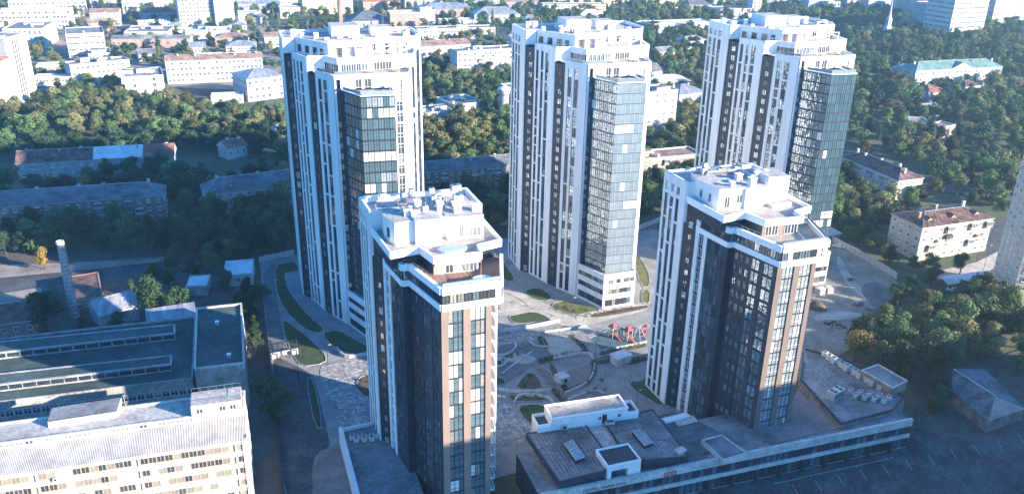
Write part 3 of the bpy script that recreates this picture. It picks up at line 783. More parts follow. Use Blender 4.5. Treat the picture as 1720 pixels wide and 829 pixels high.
# estate of the towers
sheet('estate_paving', 'paving', [(436, 441), (495, 428), (850, 400), (1110, 385), (1190, 560), (1195, 720), (880, 790), (640, 850), (480, 850), (452, 600)])
sheet('driveway', 'paving_dark', [(437, 446), (488, 440), (466, 452), (458, 470), (470, 530), (476, 560), (479, 590), (455, 592), (450, 560)])
sheet('driveway', 'asphalt', [(455, 595), (480, 605), (520, 625), (530, 640), (552, 735), (556, 750), (522, 765), (528, 850), (482, 850), (466, 720)])
sheet('footpath', 'paving_pink', [(556, 748), (590, 740), (640, 850), (528, 850), (522, 766)])
for nm, m, p in (('lawn', 'lawn', [(464, 447), (484, 443), (497, 442), (503, 458), (487, 458), (478, 462), (484, 485), (496, 503), (520, 530), (545, 550), (528, 556), (505, 545), (478, 518), (464, 485)]),
                 ('lawn', 'lawn', [(475, 536), (500, 553), (528, 576), (546, 595), (545, 608), (505, 614), (490, 590), (480, 565)]),
                 ('lawn', 'lawn', [(540, 560), (567, 554), (600, 572), (621, 582), (618, 598), (566, 588)]),
                 ('lawn', 'lawn', [(514, 638), (526, 634), (543, 715), (529, 717)]),
                 ('lawn', 'lawn', [(836, 430), (853, 450), (866, 468), (850, 472), (832, 452)]),
                 ('lawn', 'lawn', [(878, 490), (905, 482), (927, 497), (922, 505), (900, 503)]),
                 ('lawn', 'lawn_dry', [(836, 488), (858, 494), (891, 514), (870, 518), (842, 523), (832, 505)]),
                 ('lawn', 'lawn', [(853, 531), (870, 527), (905, 521), (937, 534), (868, 545)]),
                 ('lawn', 'lawn_dry', [(1064, 418), (1088, 452), (1092, 478), (1078, 482), (1066, 445)]),
                 ('lawn', 'lawn_dry', [(1078, 486), (1092, 488), (1090, 512), (1078, 510)]),
                 ('lawn', 'lawn_dry', [(925, 511), (950, 504), (985, 512), (1012, 521), (975, 528), (940, 525)]),
                 ('lawn', 'lawn', [(1052, 637), (1080, 628), (1086, 634), (1104, 655), (1118, 676), (1106, 680), (1082, 665), (1060, 650)]),
                 ('lawn', 'lawn', [(868, 682), (900, 678), (922, 684), (920, 705), (905, 714), (885, 708)])):
    sheet(nm, m, p, kerb='pale_concrete')
sheet('footpath', 'paving_light', [(822, 495), (840, 478), (880, 492), (955, 528), (1010, 560), (985, 570), (940, 545), (900, 520), (850, 530), (826, 528)])
sheet('footpath', 'paving_light', [(1005, 520), (1064, 512), (1090, 505), (1092, 520), (1020, 536), (985, 548), (960, 530)])
sheet('flower_bed', 'soil', [(985, 529), (1060, 515), (1090, 512), (1090, 517), (1000, 534)])
sheet('stone_pavement', 'stone_setts', [(530, 618), (560, 606), (640, 590), (645, 715), (580, 722), (560, 690)])
sheet('stone_pavement', 'stone_setts', [(822, 568), (885, 555), (958, 546), (985, 552), (888, 573), (822, 580)])
sheet('stone_pavement', 'stone_setts', [(818, 652), (848, 660), (862, 686), (875, 706), (912, 722), (890, 745), (818, 748)])
sheet('court', 'paving_dark', [(822, 582), (888, 572), (935, 582), (930, 605), (890, 615), (850, 645), (822, 640)])
sheet('court', 'paving', [(960, 560), (985, 553), (1030, 600), (1085, 610), (1085, 640), (1050, 640), (1085, 680), (1120, 695), (1060, 720), (1040, 680), (1000, 640), (1005, 600), (975, 575)])
sheet('playground_surface', 'rubber_play', [(988, 568), (1022, 554), (1060, 548), (1085, 555), (1085, 572), (1010, 588)], kerb='pale_concrete')
sheet('sand_court', 'paving_light', [(906, 562), (960, 566), (990, 592), (930, 603), (918, 585)], kerb='concrete')
sheet('sand_court', 'paving_pink', [(945, 625), (995, 610), (998, 625), (985, 645), (955, 655), (928, 640)], kerb='concrete')
sheet('sand_court', 'paving_pink', [(958, 665), (1000, 650), (1012, 658), (1012, 668), (965, 685)], kerb='concrete')
sheet('footpath', 'paving_pink', [(890, 612), (905, 606), (985, 690), (965, 700)])
sheet('flower_bed', 'soil', [(872, 640), (890, 620), (912, 642), (905, 655), (865, 652)], kerb='pale_concrete')
sheet('flower_bed', 'soil', [(849, 662), (920, 660), (925, 672), (866, 676)], kerb='pale_concrete')
sheet('flower_bed', 'soil', [(918, 615), (930, 608), (945, 640), (960, 652), (945, 662)], kerb='pale_concrete')
sheet('flower_bed', 'soil', [(596, 640), (612, 628), (640, 636), (640, 672), (606, 664)], kerb='pale_concrete')
for nm, m, p in (('footpath', 'paving_light', [(822, 596), (862, 590), (905, 600), (890, 612), (850, 606), (822, 610)]),
                 ('footpath', 'paving', [(985, 572), (1002, 600), (1006, 625), (990, 648), (950, 668), (955, 674), (1000, 655), (1016, 628), (1012, 598), (994, 570)]),
                 ('lawn', 'lawn', [(840, 594), (858, 588), (864, 594), (850, 602)]),
                 ('lawn', 'lawn', [(900, 566), (912, 562), (925, 584), (912, 588)]),
                 ('lawn', 'lawn', [(826, 632), (846, 634), (850, 646), (826, 646)]),
                 ('lawn', 'lawn', [(985, 668), (1006, 664), (1012, 672), (980, 684)]),
                 ('lawn', 'lawn', [(826, 604), (846, 606), (840, 616), (826, 616)]),
                 ('planting_strip', 'soil', [(904, 607), (930, 598), (990, 587), (992, 591), (932, 603), (908, 612)]),
                 ('planting_strip', 'soil', [(998, 605), (1001, 625), (988, 646), (955, 660), (952, 656), (982, 643), (994, 624), (993, 606)]),
                 ('planting_strip', 'soil', [(960, 560), (992, 592), (988, 596), (955, 563)]),
                 ('planting_strip', 'soil', [(1006, 592), (1085, 577), (1086, 582), (1008, 597)]),
                 ('planting_strip', 'soil', [(1002, 606), (1036, 600), (1037, 606), (1004, 613)]),
                 ('planting_strip', 'soil', [(1052, 607), (1086, 600), (1087, 606), (1053, 613)]),
                 ('planting_strip', 'soil', [(930, 652), (966, 692), (960, 694), (924, 656)])):
    sheet(nm, m, p, kerb='pale_concrete' if nm == 'lawn' else None)
# service yard at the lower right
sheet('parking_lot', 'asphalt', [(1020, 850), (1080, 822), (1300, 775), (1540, 725), (1800, 690), (1800, 900), (1000, 900)])
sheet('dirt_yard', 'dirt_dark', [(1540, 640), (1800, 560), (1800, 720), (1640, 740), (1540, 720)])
pk = MB()
for k in range(12):
    a = at(1330 + k * 38, 815 - k * 8.5, .09); b = at(1342 + k * 38, 833 - k * 8.5, .09)
    d = Vector(b) - Vector(a); n = Vector((-d.y, d.x)).normalized() * .09
    pk.prism([tuple(Vector(a) - n), tuple(Vector(a) + n), tuple(Vector(b) + n), tuple(Vector(b) - n)], .08, .135 + LAYER[0] * .004, 'worn_paint', bottom=False)
a = Vector(at(1300, 813, .1)); b = Vector(at(1500, 769, .1)); n = Vector((-(b - a).y, (b - a).x)).normalized() * .09
pk.prism([tuple(a - n), tuple(a + n), tuple(b + n), tuple(b - n)], .08, .137 + LAYER[0] * .004, 'worn_paint', bottom=False)
pk.build('parking_marking', kind='structure')

# ---------------------------------------------------------------- generic buildings
def building(name, label, L, Rt, h, depth, wall, roof='flat', roofm='roof_gray', rh=3.0, floors=3, cols=10, ww=1.3, wh=1.5, cat='building', group=None, z0=0.0,
             parts=False, glass=('window_glass', 'glass_dark', 'window_glass', 'blind'), frame='frame_white', chim=0, over=.5, sides=True, ribbon=False, vertical=False,
             plinth=None, parapet=.7, clutter=0, seed=1, skewback=None, balc=0, sill=True, scols=None, wallparts=None, dormer=0, bands=None):
    """L, Rt: plan points of the front wall's left and right ends; depth runs behind it"""
    rng = random.Random(seed)
    L = Vector(L); Rt = Vector(Rt); d = (Rt - L); Ln = d.length; d.normalize(); nb = Vector((-d.y, d.x))
    T = thing(name, label, cat, (0, 0, 0), 0, group)
    BL = L + nb * depth + (Vector(skewback) if skewback else Vector((0, 0))); BR = Rt + nb * depth + (Vector(skewback) if skewback else Vector((0, 0)))
    poly = [tuple(L), tuple(Rt), tuple(BR), tuple(BL)]
    mb = MB(); mb.prism(poly, z0, h, wall, roofm)
    faces = [Face(poly[i], poly[(i + 1) % 4]) for i in range(4)]
    if plinth:
        for f in faces: f.box(mb, -.04, f.L + .04, z0, z0 + .8, -.1, .06, plinth)
    for f in faces: f.box(mb, -.1, f.L + .1, h - .35, h - .12, -.05, .14, 'old_white')
    mb.build('wall', T)
    win = Windows(T, 'window', 300 if parts else 0)
    fhh = (h - z0 - .5) / floors
    for fi, f in enumerate(faces):
        if not sides and fi: continue
        n = cols if fi in (0, 2) else (scols if scols is not None else max(1, int(cols * f.L / Ln)))
        if n == 0: continue
        for k in range(floors):
            z = z0 + .35 + k * fhh + (fhh - wh) * .55
            if ribbon:
                m = max(2, int(f.L / 1.7)); w = (f.L - 1.2) / m
                for j in range(m):
                    win.add(f, .6 + j * w, z, window_mesh(w - .08, wh, rng.choice(glass), frame, 1), .04)
                continue
            for j in range(n):
                t = f.L * (j + .5) / n - ww / 2
                if rng.random() < .03: continue
                win.add(f, t, z, window_mesh(ww, wh, rng.choice(glass), frame, 1, 1 if parts else 0, .09, sill and parts), .04)
        if vertical:
            vb = MB()
            for j in range(n + 1): f.box(vb, f.L * j / n - .18, f.L * j / n + .18, z0, h - .4, 0, .3, wall)
            vb.build('pilaster', T)
    if balc:
        f = faces[0]
        for k in range(balc):
            c = rng.randrange(cols); fl = rng.randrange(1, floors)
            z = z0 + .35 + fl * fhh
            bb = MB(); t = f.L * (c + .5) / cols
            f.box(bb, t - 1.5, t + 1.5, z, z + .14, 0, 1.1, 'concrete')
            f.box(bb, t - 1.5, t + 1.5, z + .14, z + 1.05, 1.02, 1.1, rng.choice(('old_white', 'blue_wall', 'tan_panel', 'old_white')))
            for s in (-1.5, 1.42): f.box(bb, t + s, t + s + .08, z + .14, z + 1.05, 0, 1.02, 'old_white')
            if rng.random() < .6:
                f.box(bb, t - 1.5, t + 1.5, z + 1.05, z + 2.3, 1.03, 1.09, 'window_glass'); f.box(bb, t - 1.5, t + 1.5, z + 2.3, z + 2.45, 0, 1.12, 'old_white')
                for q in range(5): f.box(bb, t - 1.5 + q * .72, t - 1.42 + q * .72, z + 1.05, z + 2.3, 1.0, 1.12, 'frame_white')
            bb.build('balcony', T)
    if bands:
        bm_ = MB()
        for f in faces[:1] + faces[1:2]:
            for k in range(1, floors): f.box(bm_, 0, f.L, z0 + .35 + k * fhh - .2, z0 + .35 + k * fhh + .1, 0, .15, bands)
        bm_.build('string_course', T)
    rf = MB()
    o = over
    P0 = L - d * o - nb * o; P1 = Rt + d * o - nb * o; P2 = BR + d * o + nb * o; P3 = BL - d * o + nb * o
    e = h + .06
    if roof == 'flat':
        ring(rf, poly, h - .02, h + parapet, .3, 'old_white' if wall != 'red_brick' else wall, out=.05)
    else:
        mid0 = (P0 + P3) / 2; mid1 = (P1 + P2) / 2
        if roof == 'hip':
            k = min(depth / 2 + o, Ln * .45); mid0 = mid0 + d * k; mid1 = mid1 - d * k
        A0, A1, A2, A3 = [(p.x, p.y, e) for p in (P0, P1, P2, P3)]
        M0 = (mid0.x, mid0.y, e + rh); M1 = (mid1.x, mid1.y, e + rh)
        if roof == 'shed':
            M0 = None
            rf.face([A0, A1, (P2.x, P2.y, e + rh), (P3.x, P3.y, e + rh)], roofm)
            rf.face([A1, A2, (P2.x, P2.y, e + rh)], wall); rf.face([A3, A0, (P3.x, P3.y, e + rh)], wall); rf.face([A2, A3, (P3.x, P3.y, e + rh), (P2.x, P2.y, e + rh)], wall)
        else:
            rf.face([A0, A1, M1, M0], roofm); rf.face([A2, A3, M0, M1], roofm)
            em = wall if roof == 'gable' else roofm
            rf.face([A1, A2, M1], em); rf.face([A3, A0, M0], em)
            rf.bar(M0, M1, .3, .2, 'roof_metal')
            if roof == 'hip':
                for q in ((A0, M0), (A1, M1), (A2, M1), (A3, M0)): rf.bar(q[0], q[1], .22, .16, 'roof_metal')
            # seams that run down the slope
            if Ln < 90:
                ns = int(Ln / 2.2)
                for j in range(1, ns):
                    t = j / ns
                    a_ = Vector(A0).lerp(Vector(A1), t); b_ = Vector(M0).lerp(Vector(M1), t)
                    rf.bar(a_ + Vector((0, 0, .03)), b_ + Vector((0, 0, .03)), .07, .08, roofm)
        rf.prism([tuple(p) for p in (P0, P1, P2, P3)], h - .12, h + .05, 'old_white' if roofm != 'roof_slate' else 'gray_wall')
    r = rf.build('roof', T)
    for k in range(chim):
        t = (k + .5 + rng.uniform(-.25, .25)) / chim
        c = (L + BL) / 2 + d * (t * Ln) + nb * rng.uniform(-.2, .2) * depth
        cb = MB(); zt = h + (rh * .6 if roof != 'flat' else 0)
        cb.box(-.5, .5, -.4, .4, h - .1, zt + 1.9, rng.choice(('pale_brick', 'old_white', 'red_brick'))); cb.box(-.6, .6, -.5, .5, zt + 1.9, zt + 2.05, 'pale_concrete')
        for q in (-.2, .2): cb.tube((q, 0, zt + 2.05), (q, 0, zt + 2.4), .1, .1, 'charcoal', 6)
        cb.build('chimney', r, (c.x, c.y, 0), math.atan2(d.y, d.x))
    for k in range(dormer):
        t = (k + .5) / dormer; c = L + d * (t * Ln) + nb * (depth * .22)
        db = MB(); db.box(-.9, .9, -.8, 1.6, h + .1, h + 1.5, wall); zz = h + 1.5
        db.face([(-1.1, -1.0, zz), (1.1, -1.0, zz), (1.1, 1.8, zz + .02), (-1.1, 1.8, zz + .02)], roofm)
        db.face([(-1.1, -1.0, zz), (0, -1.0, zz + .8), (0, 1.9, zz + .8), (-1.1, 1.9, zz)], roofm); db.face([(1.1, 1.9, zz), (0, 1.9, zz + .8), (0, -1.0, zz + .8), (1.1, -1.0, zz)], roofm)
        db.face([(-1.0, -.82, zz), (1.0, -.82, zz), (0, -.82, zz + .75)], wall); db.face([(-.5, -.83, h + .5), (.5, -.83, h + .5), (.5, -.83, h + 1.3), (-.5, -.83, h + 1.3)], 'window_glass')
        db.build('dormer', r, (c.x, c.y, 0), math.atan2(d.y, d.x))
    for k in range(clutter):
        c = L + d * rng.uniform(.08, .92) * Ln + nb * rng.uniform(.15, .85) * depth
        q = rng.random(); cb = MB()
        if q < .4:
            s = rng.uniform(1.5, min(5, depth * .3)); cb.box(-s, s, -s * .6, s * .6, 0, rng.uniform(1.2, 2.8), wall, 'roof_gray'); cb.build('roof_hut', T, (c.x, c.y, h), math.atan2(d.y, d.x))
        elif q < .8:
            cb.box(-.6, .6, -.5, .5, 0, 1.3, 'old_white'); cb.box(-.75, .75, -.65, .65, 1.5, 1.62, 'old_white'); cb.box(-.5, .5, -.4, .4, 1.3, 1.5, 'charcoal'); cb.build('vent_shaft', T, (c.x, c.y, h), math.atan2(d.y, d.x))
        else: antenna(T, c.x, c.y, h, rng.uniform(2, 4))
    win.close('small_windows')
    return T
def bl(name, label, pl, pr, h, depth, wall, **k):
    """a building whose front roof edge runs from pixel pl to pixel pr of the photograph, at height h"""
    return building(name, label, at(*pl, h), at(*pr, h), h, depth, wall, **k)

GRP_A = 'old houses under the trees left of the towers'
OH = bl('apartment_house', 'low old house with brown, pale and dark red roof sections under the trees', (27, 275), (291, 261), 7.5, 11, 'gray_wall', roof='gable', roofm='roof_brown', rh=4.2, floors=2, cols=16, parts=True, chim=6, seed=3)
_a, _b = Vector(at(27, 275, 7.5)), Vector(at(291, 261, 7.5)); _d = (_b - _a).normalized(); _n = Vector((-_d.y, _d.x)); _L = (_b - _a).length
for t0, t1, m_ in ((.48, .80, 'roof_white'), (.80, 1.0, 'roof_red')):
    mb = MB(); q = [_a + _d * (_L * t0) - _n * .55, _a + _d * (_L * t1) - _n * .55, _a + _d * (_L * t1) + _n * 5.4, _a + _d * (_L * t0) + _n * 5.4]
    mb.face([(*q[0], 7.72), (*q[1], 7.72), (*q[2], 11.9), (*q[3], 11.9)], m_)
    for k in range(12): e0 = q[0].lerp(q[1], k / 11); e1 = q[3].lerp(q[2], k / 11); mb.bar((*e0, 7.75), (*e1, 11.93), .08, .1, m_)
    mb.build('roof_sheet', OH)
bl('apartment_house', 'long dark slate-roofed house with white balconies at the left edge', (-40, 350), (273, 328), 10.5, 12, 'brown_brick', roof='hip', roofm='roof_slate', rh=4.0, floors=3, cols=18, parts=True, chim=5, balc=12, dormer=3, seed=4)
bl('apartment_house', 'slate-roofed house with pale end bay just left of the left tall tower', (344, 326), (520, 305), 9.5, 12, 'pale_brick', roof='hip', roofm='roof_slate', rh=4.2, floors=3, cols=11, parts=True, chim=3, balc=5, dormer=2, seed=5)
bl('cottage', 'small house with a red roof and two white chimneys among dark trees', (382, 250), (414, 243), 5.5, 9, 'old_white', roof='gable', roofm='roof_red', rh=3.0, floors=1, cols=3, chim=2, seed=6)
bl('cottage', 'small blue-gray pavilion with columns beside the left tall tower', (462, 220), (484, 216), 5, 7, 'gray_wall', roof='hip', roofm='roof_metal', rh=2.4, floors=1, cols=4, seed=7)
bl('apartment_house', 'long dark gabled house in shade between the left and middle tall towers', (700, 291), (866, 275), 10.5, 11, 'brown_brick', roof='gable', roofm='roof_slate', rh=3.0, floors=3, cols=13, parts=True, chim=4, balc=7, dormer=2, seed=8)
bl('shed', 'pale flat-roofed shed by the wall at the end of the driveway', (375, 463), (424, 459), 4, 12, 'pale_concrete', roofm='roof_white', floors=1, cols=3, cat='shed', parapet=.15, seed=9)
bl('shed', 'small pale canopy roof beside the big round tree', (312, 481), (347, 479), 3.5, 8, 'gray_wall', roofm='roof_white', floors=1, cols=1, cat='shed', parapet=.15, seed=10)
bl('shed', 'old gray gabled shed near the brick chimney', (168, 530), (232, 512), 5, 11, 'gray_wall', roof='gable', roofm='roof_metal', rh=2.8, floors=1, cols=3, cat='shed', seed=11)
bl('shed', 'wide dark brown flat-roofed shed behind the brick chimney', (115, 508), (172, 498), 4, 20, 'red_brick', roofm='roof_brown', floors=1, cols=5, cat='shed', parapet=.15, seed=12)
bl('shed', 'dark pitched-roof shed at the left edge with two pale doors', (-30, 548), (58, 536), 5, 14, 'brown_brick', roof='gable', roofm='roof_brown', rh=3, floors=1, cols=4, cat='shed', seed=13)
bl('shed', 'gray metal lean-to against the back of the workshop', (247, 541), (329, 528), 6.0, 6, 'gray_wall', roof='shed', roofm='roof_metal', rh=1.2, floors=1, cols=4, cat='shed', over=.2, seed=14)
# the brick chimney
ch = thing('factory_chimney', 'banded pale brick chimney rising from the shaded yard at the left', 'chimney', (*at(126, 532), 0))
cm = MB(); zt = 23.5
nseg = 18
for k in range(nseg):
    z0 = zt * k / nseg; r0 = 1.35 - .42 * k / nseg
    cm.lathe((0, 0), [(r0 + .03, z0), (r0, z0 + zt / nseg - .14)], 'chimney_brick', 18); cm.lathe((0, 0), [(r0 + .06, z0 + zt / nseg - .14), (r0 + .06, z0 + zt / nseg)], 'dark_metal', 18)
cm.build('shaft', ch)
cm = MB(); cm.lathe((0, 0), [(.95, zt), (1.15, zt + .2), (1.15, zt + 1.1), (.95, zt + 1.2), (.7, zt + 1.15), (.7, zt + .9)], 'pale_concrete', 18); cm.build('cap', ch)
ld = MB(); ld.bar((1.5, 0, 0), (1.12, 0, zt), .06, .06, 'steel'); ld.bar((1.5, .5, 0), (1.12, .5, zt), .06, .06, 'steel')
for k in range(50): ld.bar((1.5 - .38 * k / 50, 0, k * .46 + .2), (1.5 - .38 * k / 50, .5, k * .46 + .2), .04, .04, 'steel')
ld.build('ladder', ch)

# ---------------------------------------------------------------- workshop block at the left
def quad_at(px, z): return ccw([at(x, y, z) for x, y in px])
W = thing('workshop', 'long teal-roofed workshop with lantern strips in the shade at the left', 'workshop')
mb = MB(); fl, frr = Vector(at(-60, 684, 9)), Vector(at(324, 637, 9)); bk = Vector(at(329, 533, 9)); bkl = Vector(at(-60, 577, 9))
wp = ccw([tuple(fl), tuple(frr), tuple(bk), tuple(bkl)])
mb.prism(wp, 0, 9, 'concrete', 'roof_teal'); ring(mb, wp, 8.98, 9.5, .35, 'concrete', out=.04); mb.build('wall', W)
f = Face(fl, frr); ws = Windows(W)
n = int(f.L / 1.9)
for z in (5.2, 1.2):
    for j in range(n): ws.add(f, .3 + j * 1.9, z, window_mesh(1.7, 1.7, random.choice(('glass_dark', 'glass_dark', 'window_glass', 'blind')), 'frame_white', 1, 1, .09), .04)
ws.close()
for q, nm in (([(-60, 598), (293, 559), (293, 545), (-60, 580)], 0), ([(-60, 652), (287, 611), (287, 597), (-60, 634)], 1)):
    lb = MB(); pts = [at(x, y, 11.0) for x, y in q]; lb.prism(ccw(pts), 9.02, 11.0, 'gray_wall', 'roof_teal'); ring(lb, pts, 10.98, 11.15, .25, 'gray_wall', out=.25)
    lf = Face(pts[0], pts[1])
    lo = lb.build('roof_lantern', W)
    nn = int(lf.L / 3)
    for j in range(nn):
        me = window_mesh(2.7, 1.1, 'charcoal' if (j // 4) % 2 else 'glass_dark', 'frame_dark', 3, 0)
        q_ = lf.pt(.2 + j * lf.L / nn, .03); part('lantern_window', me, lo, (q_.x, q_.y, 9.5), lf.rz)
W2 = thing('workshop_hall', 'square concrete hall with a flat teal roof beside the alley', 'workshop')
pts = quad_at([(326, 621), (411, 611), (406, 511), (330, 519)], 12.5)
mb = MB(); mb.prism(pts, 0, 12.5, 'concrete', 'roof_teal'); mb.build('wall', W2)
mb = MB(); ring(mb, pts, 12.48, 13.0, .4, 'pale_concrete', out=.06); mb.build('parapet', W2)
for x, y in ((365, 545), (385, 600)): q = at(x, y, 12.5); vent_stack(W2, q[0], q[1], 12.5, .8, .7, 'gray_wall')
f = Face(at(411, 611, 12.5), at(406, 511, 12.5)); ws = Windows(W2)
for k in range(3):
    for j in range(6): ws.add(f, 2 + j * f.L / 6.4, 1.5 + k * 3.8, window_mesh(1.6, 2.0, 'window_glass', 'frame_white', 1), .04)
ws.close()
pp = MB()
for k in range(4): q = f.pt(1.5 + k * 5.5, .2); pp.tube((q.x, q.y, 0), (q.x, q.y, 12.4), .1, .1, 'steel', 6)
pp.build('drainpipe', W2)

# cream office block at the lower left
GB = thing('office_block', 'cream office block with window ribbons and corrugated lean-to roof, lower left', 'office block')
hz = 15.0; topz = 18.6
A = Vector(at(-60, 808, hz)); B_ = Vector(at(414, 738, hz)); 
dA = (B_ - A).normalized(); nA = Vector((-dA.y, dA.x)); 
rgt = B_; lef = rgt - dA * 95
low0 = lef; low1 = rgt
dep = 6.4
U0 = low0 + nA * dep; U1 = low1 + nA * dep
mb = MB(); mb.prism([tuple(low0), tuple(low1), tuple(low1 + nA * 14), tuple(low0 + nA * 14)], 0, hz, 'cream_wall', 'roof_gray')
mb.prism([tuple(U0), tuple(U1 - dA * .06), tuple(U1 + nA * 7.5 - dA * .06), tuple(U0 + nA * 7.5)], hz - .02, topz - .6, 'cream_wall', 'roof_membrane')
f = Face(low0, low1); gw = Windows(GB)
for k in range(5):
    z = 1.2 + k * 2.9
    f.box(mb, 0, f.L, z - .9, z - .15, -.02, .22, 'cream_wall'); f.box(mb, 0, f.L, z + 1.55, z + 1.7, -.02, .25, 'old_white')
    n = int(f.L / 1.55)
    for j in range(n):
        if j % 12 == 11: continue
        gw.add(f, .4 + j * (f.L - .9) / n, z, window_mesh((f.L - .9) / n - .06, 1.6, random.choice(('window_glass', 'blind', 'blind', 'blind', 'curtain', 'glass_dark', 'window_glass')), 'tan_panel', 1, 0, .07), .03)
    for j in range(0, n, 12): f.box(mb, .02 + j * (f.L - .9) / n, .3 + j * (f.L - .9) / n, z - .2, z + 1.6, 0, .3, 'cream_wall')
f.box(mb, f.L - .9, f.L + .02, 0, hz, -.02, .35, 'old_white')
mb.build('wall', GB)
f2 = Face(U0, U1)
sr = MB()                                            # corrugated lean-to: ridges run down the slope
ns = 300
zb, zt_ = hz + .3, hz + 1.9
for k in range(ns):
    t0 = f.L * k / ns; t1 = f.L * (k + .5) / ns; t2 = f.L * (k + 1) / ns
    def q(t, o, z): p = f.pt(t, o); return (p.x, p.y, z)
    sr.face([q(t0, .6, zb), q(t1, .6, zb + .08), q(t1, -dep, zt_ + .08), q(t0, -dep, zt_)], 'corrugated')
    sr.face([q(t1, .6, zb + .08), q(t2, .6, zb), q(t2, -dep, zt_), q(t1, -dep, zt_ + .08)], 'corrugated')
f.box(sr, 0, f.L, hz - .05, hz + .28, -.3, .4, 'cream_wall')
sr.build('corrugated_roof', GB)
n = int(f2.L / 1.75)
for j in range(n):
    if j < n - 6: gw.add(f2, .3 + j * f2.L / n, zt_ + .25, window_mesh(1.6, 1.25, random.choice(('window_glass', 'blind', 'curtain', 'blind', 'blind')), 'frame_white', 1, 0, .1), .03)
rt = MB(); up4 = [tuple(U0), tuple(U1 - dA * .05), tuple(U1 + nA * 7.5), tuple(U0 + nA * 7.5)]
ring(rt, up4, topz - .65, topz - .2, .35, 'old_white', out=.12)
tri = [at(81, 714, topz), at(197, 696, topz), at(205, 672, topz), at(88, 690, topz)]
rt.prism(ccw([tuple(p) for p in tri]), topz - .6, topz + .8, 'old_white', 'roof_gray'); rt.build('roof', GB)
hb = MB(); c = U1 - dA * 5.5 + nA * 2.5; hb.obox((c.x, c.y), f2.rz, 10, 5.5, topz - .7, topz + 2.3, 'cream_wall', 'roof_membrane'); hf = Face((c.x - dA.x * 5 - nA.x * 2.75, c.y - dA.y * 5 - nA.y * 2.75), (c.x + dA.x * 5 - nA.x * 2.75, c.y + dA.y * 5 - nA.y * 2.75))
so_ = hb.build('stair_hut', GB)
for t in (1.0, 5.5, 7.6): q = hf.pt(t, .03); part('window', window_mesh(1.3, 1.2, 'window_glass', 'frame_white', 1), so_, (q.x, q.y, topz + .3), hf.rz)
hc = [(c.x + dA.x * a * 4.9 + nA.x * b * 2.6, c.y + dA.y * a * 4.9 + nA.y * b * 2.6) for a, b in ((-1, -1), (1, -1), (1, 1), (-1, 1), (-1, -1))]
railing('balustrade', GB, hc, topz + 2.3, 1.0, glass=False)
ft = Face(rgt, rgt + nA * 14); ft.box(hb if False else (tb := MB()), 0, .9, 0, hz + .8, -.02, .3, 'old_white'); tb.build('corner_pier', GB)
for k in range(5):
    for j in range(3): gw.add(ft, 2.5 + j * 4.6, 1.2 + k * 2.9, window_mesh(1.4, 1.5, 'window_glass', 'frame_white', 1), .03)
for k, (t, z) in enumerate(((50, 9.4), (55, 6.4), (43, 3.8), (59, 12.4), (37, 9.2), (60, 6.6), (30, 9.5), (24, 12.3), (46, 12.3))):
    q = f.pt(t, .5); ab = MB(); ab.box(-.45, .45, -.25, .25, 0, .65, 'old_white'); ab.tube((0, -.26, .33), (0, -.28, .33), .24, .24, 'dark_metal', 10); ab.build('air_conditioner', GB, (q.x, q.y, z), f.rz)
for k in range(3):
    pb = MB(); q = f.pt(10 + k * 18, .3); pb.tube((q.x, q.y, 0), (q.x, q.y, hz), .11, .11, 'brown_brick', 7); pb.build('drainpipe', GB)
gw.close()

# ---------------------------------------------------------------- podium buildings between the two front towers
PD = thing('shopping_podium', 'dark-roofed two-storey podium with white bands in front of the towers', 'podium')
hz = 7.5
F0 = Vector(at(930, 829, hz)); F1 = Vector(at(1531, 706, hz)); dF = (F1 - F0).normalized(); nF = Vector((-dF.y, dF.x))
f = Face(F0 - dF * 3, F1)
mb = MB(); q0, q1 = f.pt(0), f.pt(f.L)
fr0 = Vector((119, 139.0))
mb.prism(ccw([tuple(q0), tuple(q1), tuple(q1 + nF * 15), tuple(q0 + nF * 15)]), 0, hz, 'charcoal', 'roof_gray')
for z0, z1 in ((hz - 1.1, hz + .75), (3.2, 4.2)): f.box(mb, 0, f.L, z0, z1, -.3, .45, 'pale_concrete')
f.box(mb, 0, f.L, 0, .35, 0, .3, 'concrete')
mb.build('wall', PD)
pw = Windows(PD, 'glass_panel')
n = int(f.L / 1.5)
for j in range(n):
    pw.add(f, .1 + j * f.L / n, 4.22, window_mesh(1.42, 2.15, random.choice(('glass_dark', 'glass_blue', 'glass_dark', 'glass_mirror')), 'frame_dark', 0, 1), .12)
    pw.add(f, .1 + j * f.L / n, .4, window_mesh(1.42, 2.78, random.choice(('glass_dark', 'glass_blue', 'window_glass')), 'frame_dark', 0, 1), .05)
pw.close('smaller_panels')
for k in range(9):
    q = f.pt(f.L * (.42 + .065 * k), .9); cb = MB(); cb.box(-.35, .35, -.35, .35, 0, 3.2, 'charcoal'); cb.build('column', PD, (q.x, q.y, 0), f.rz)
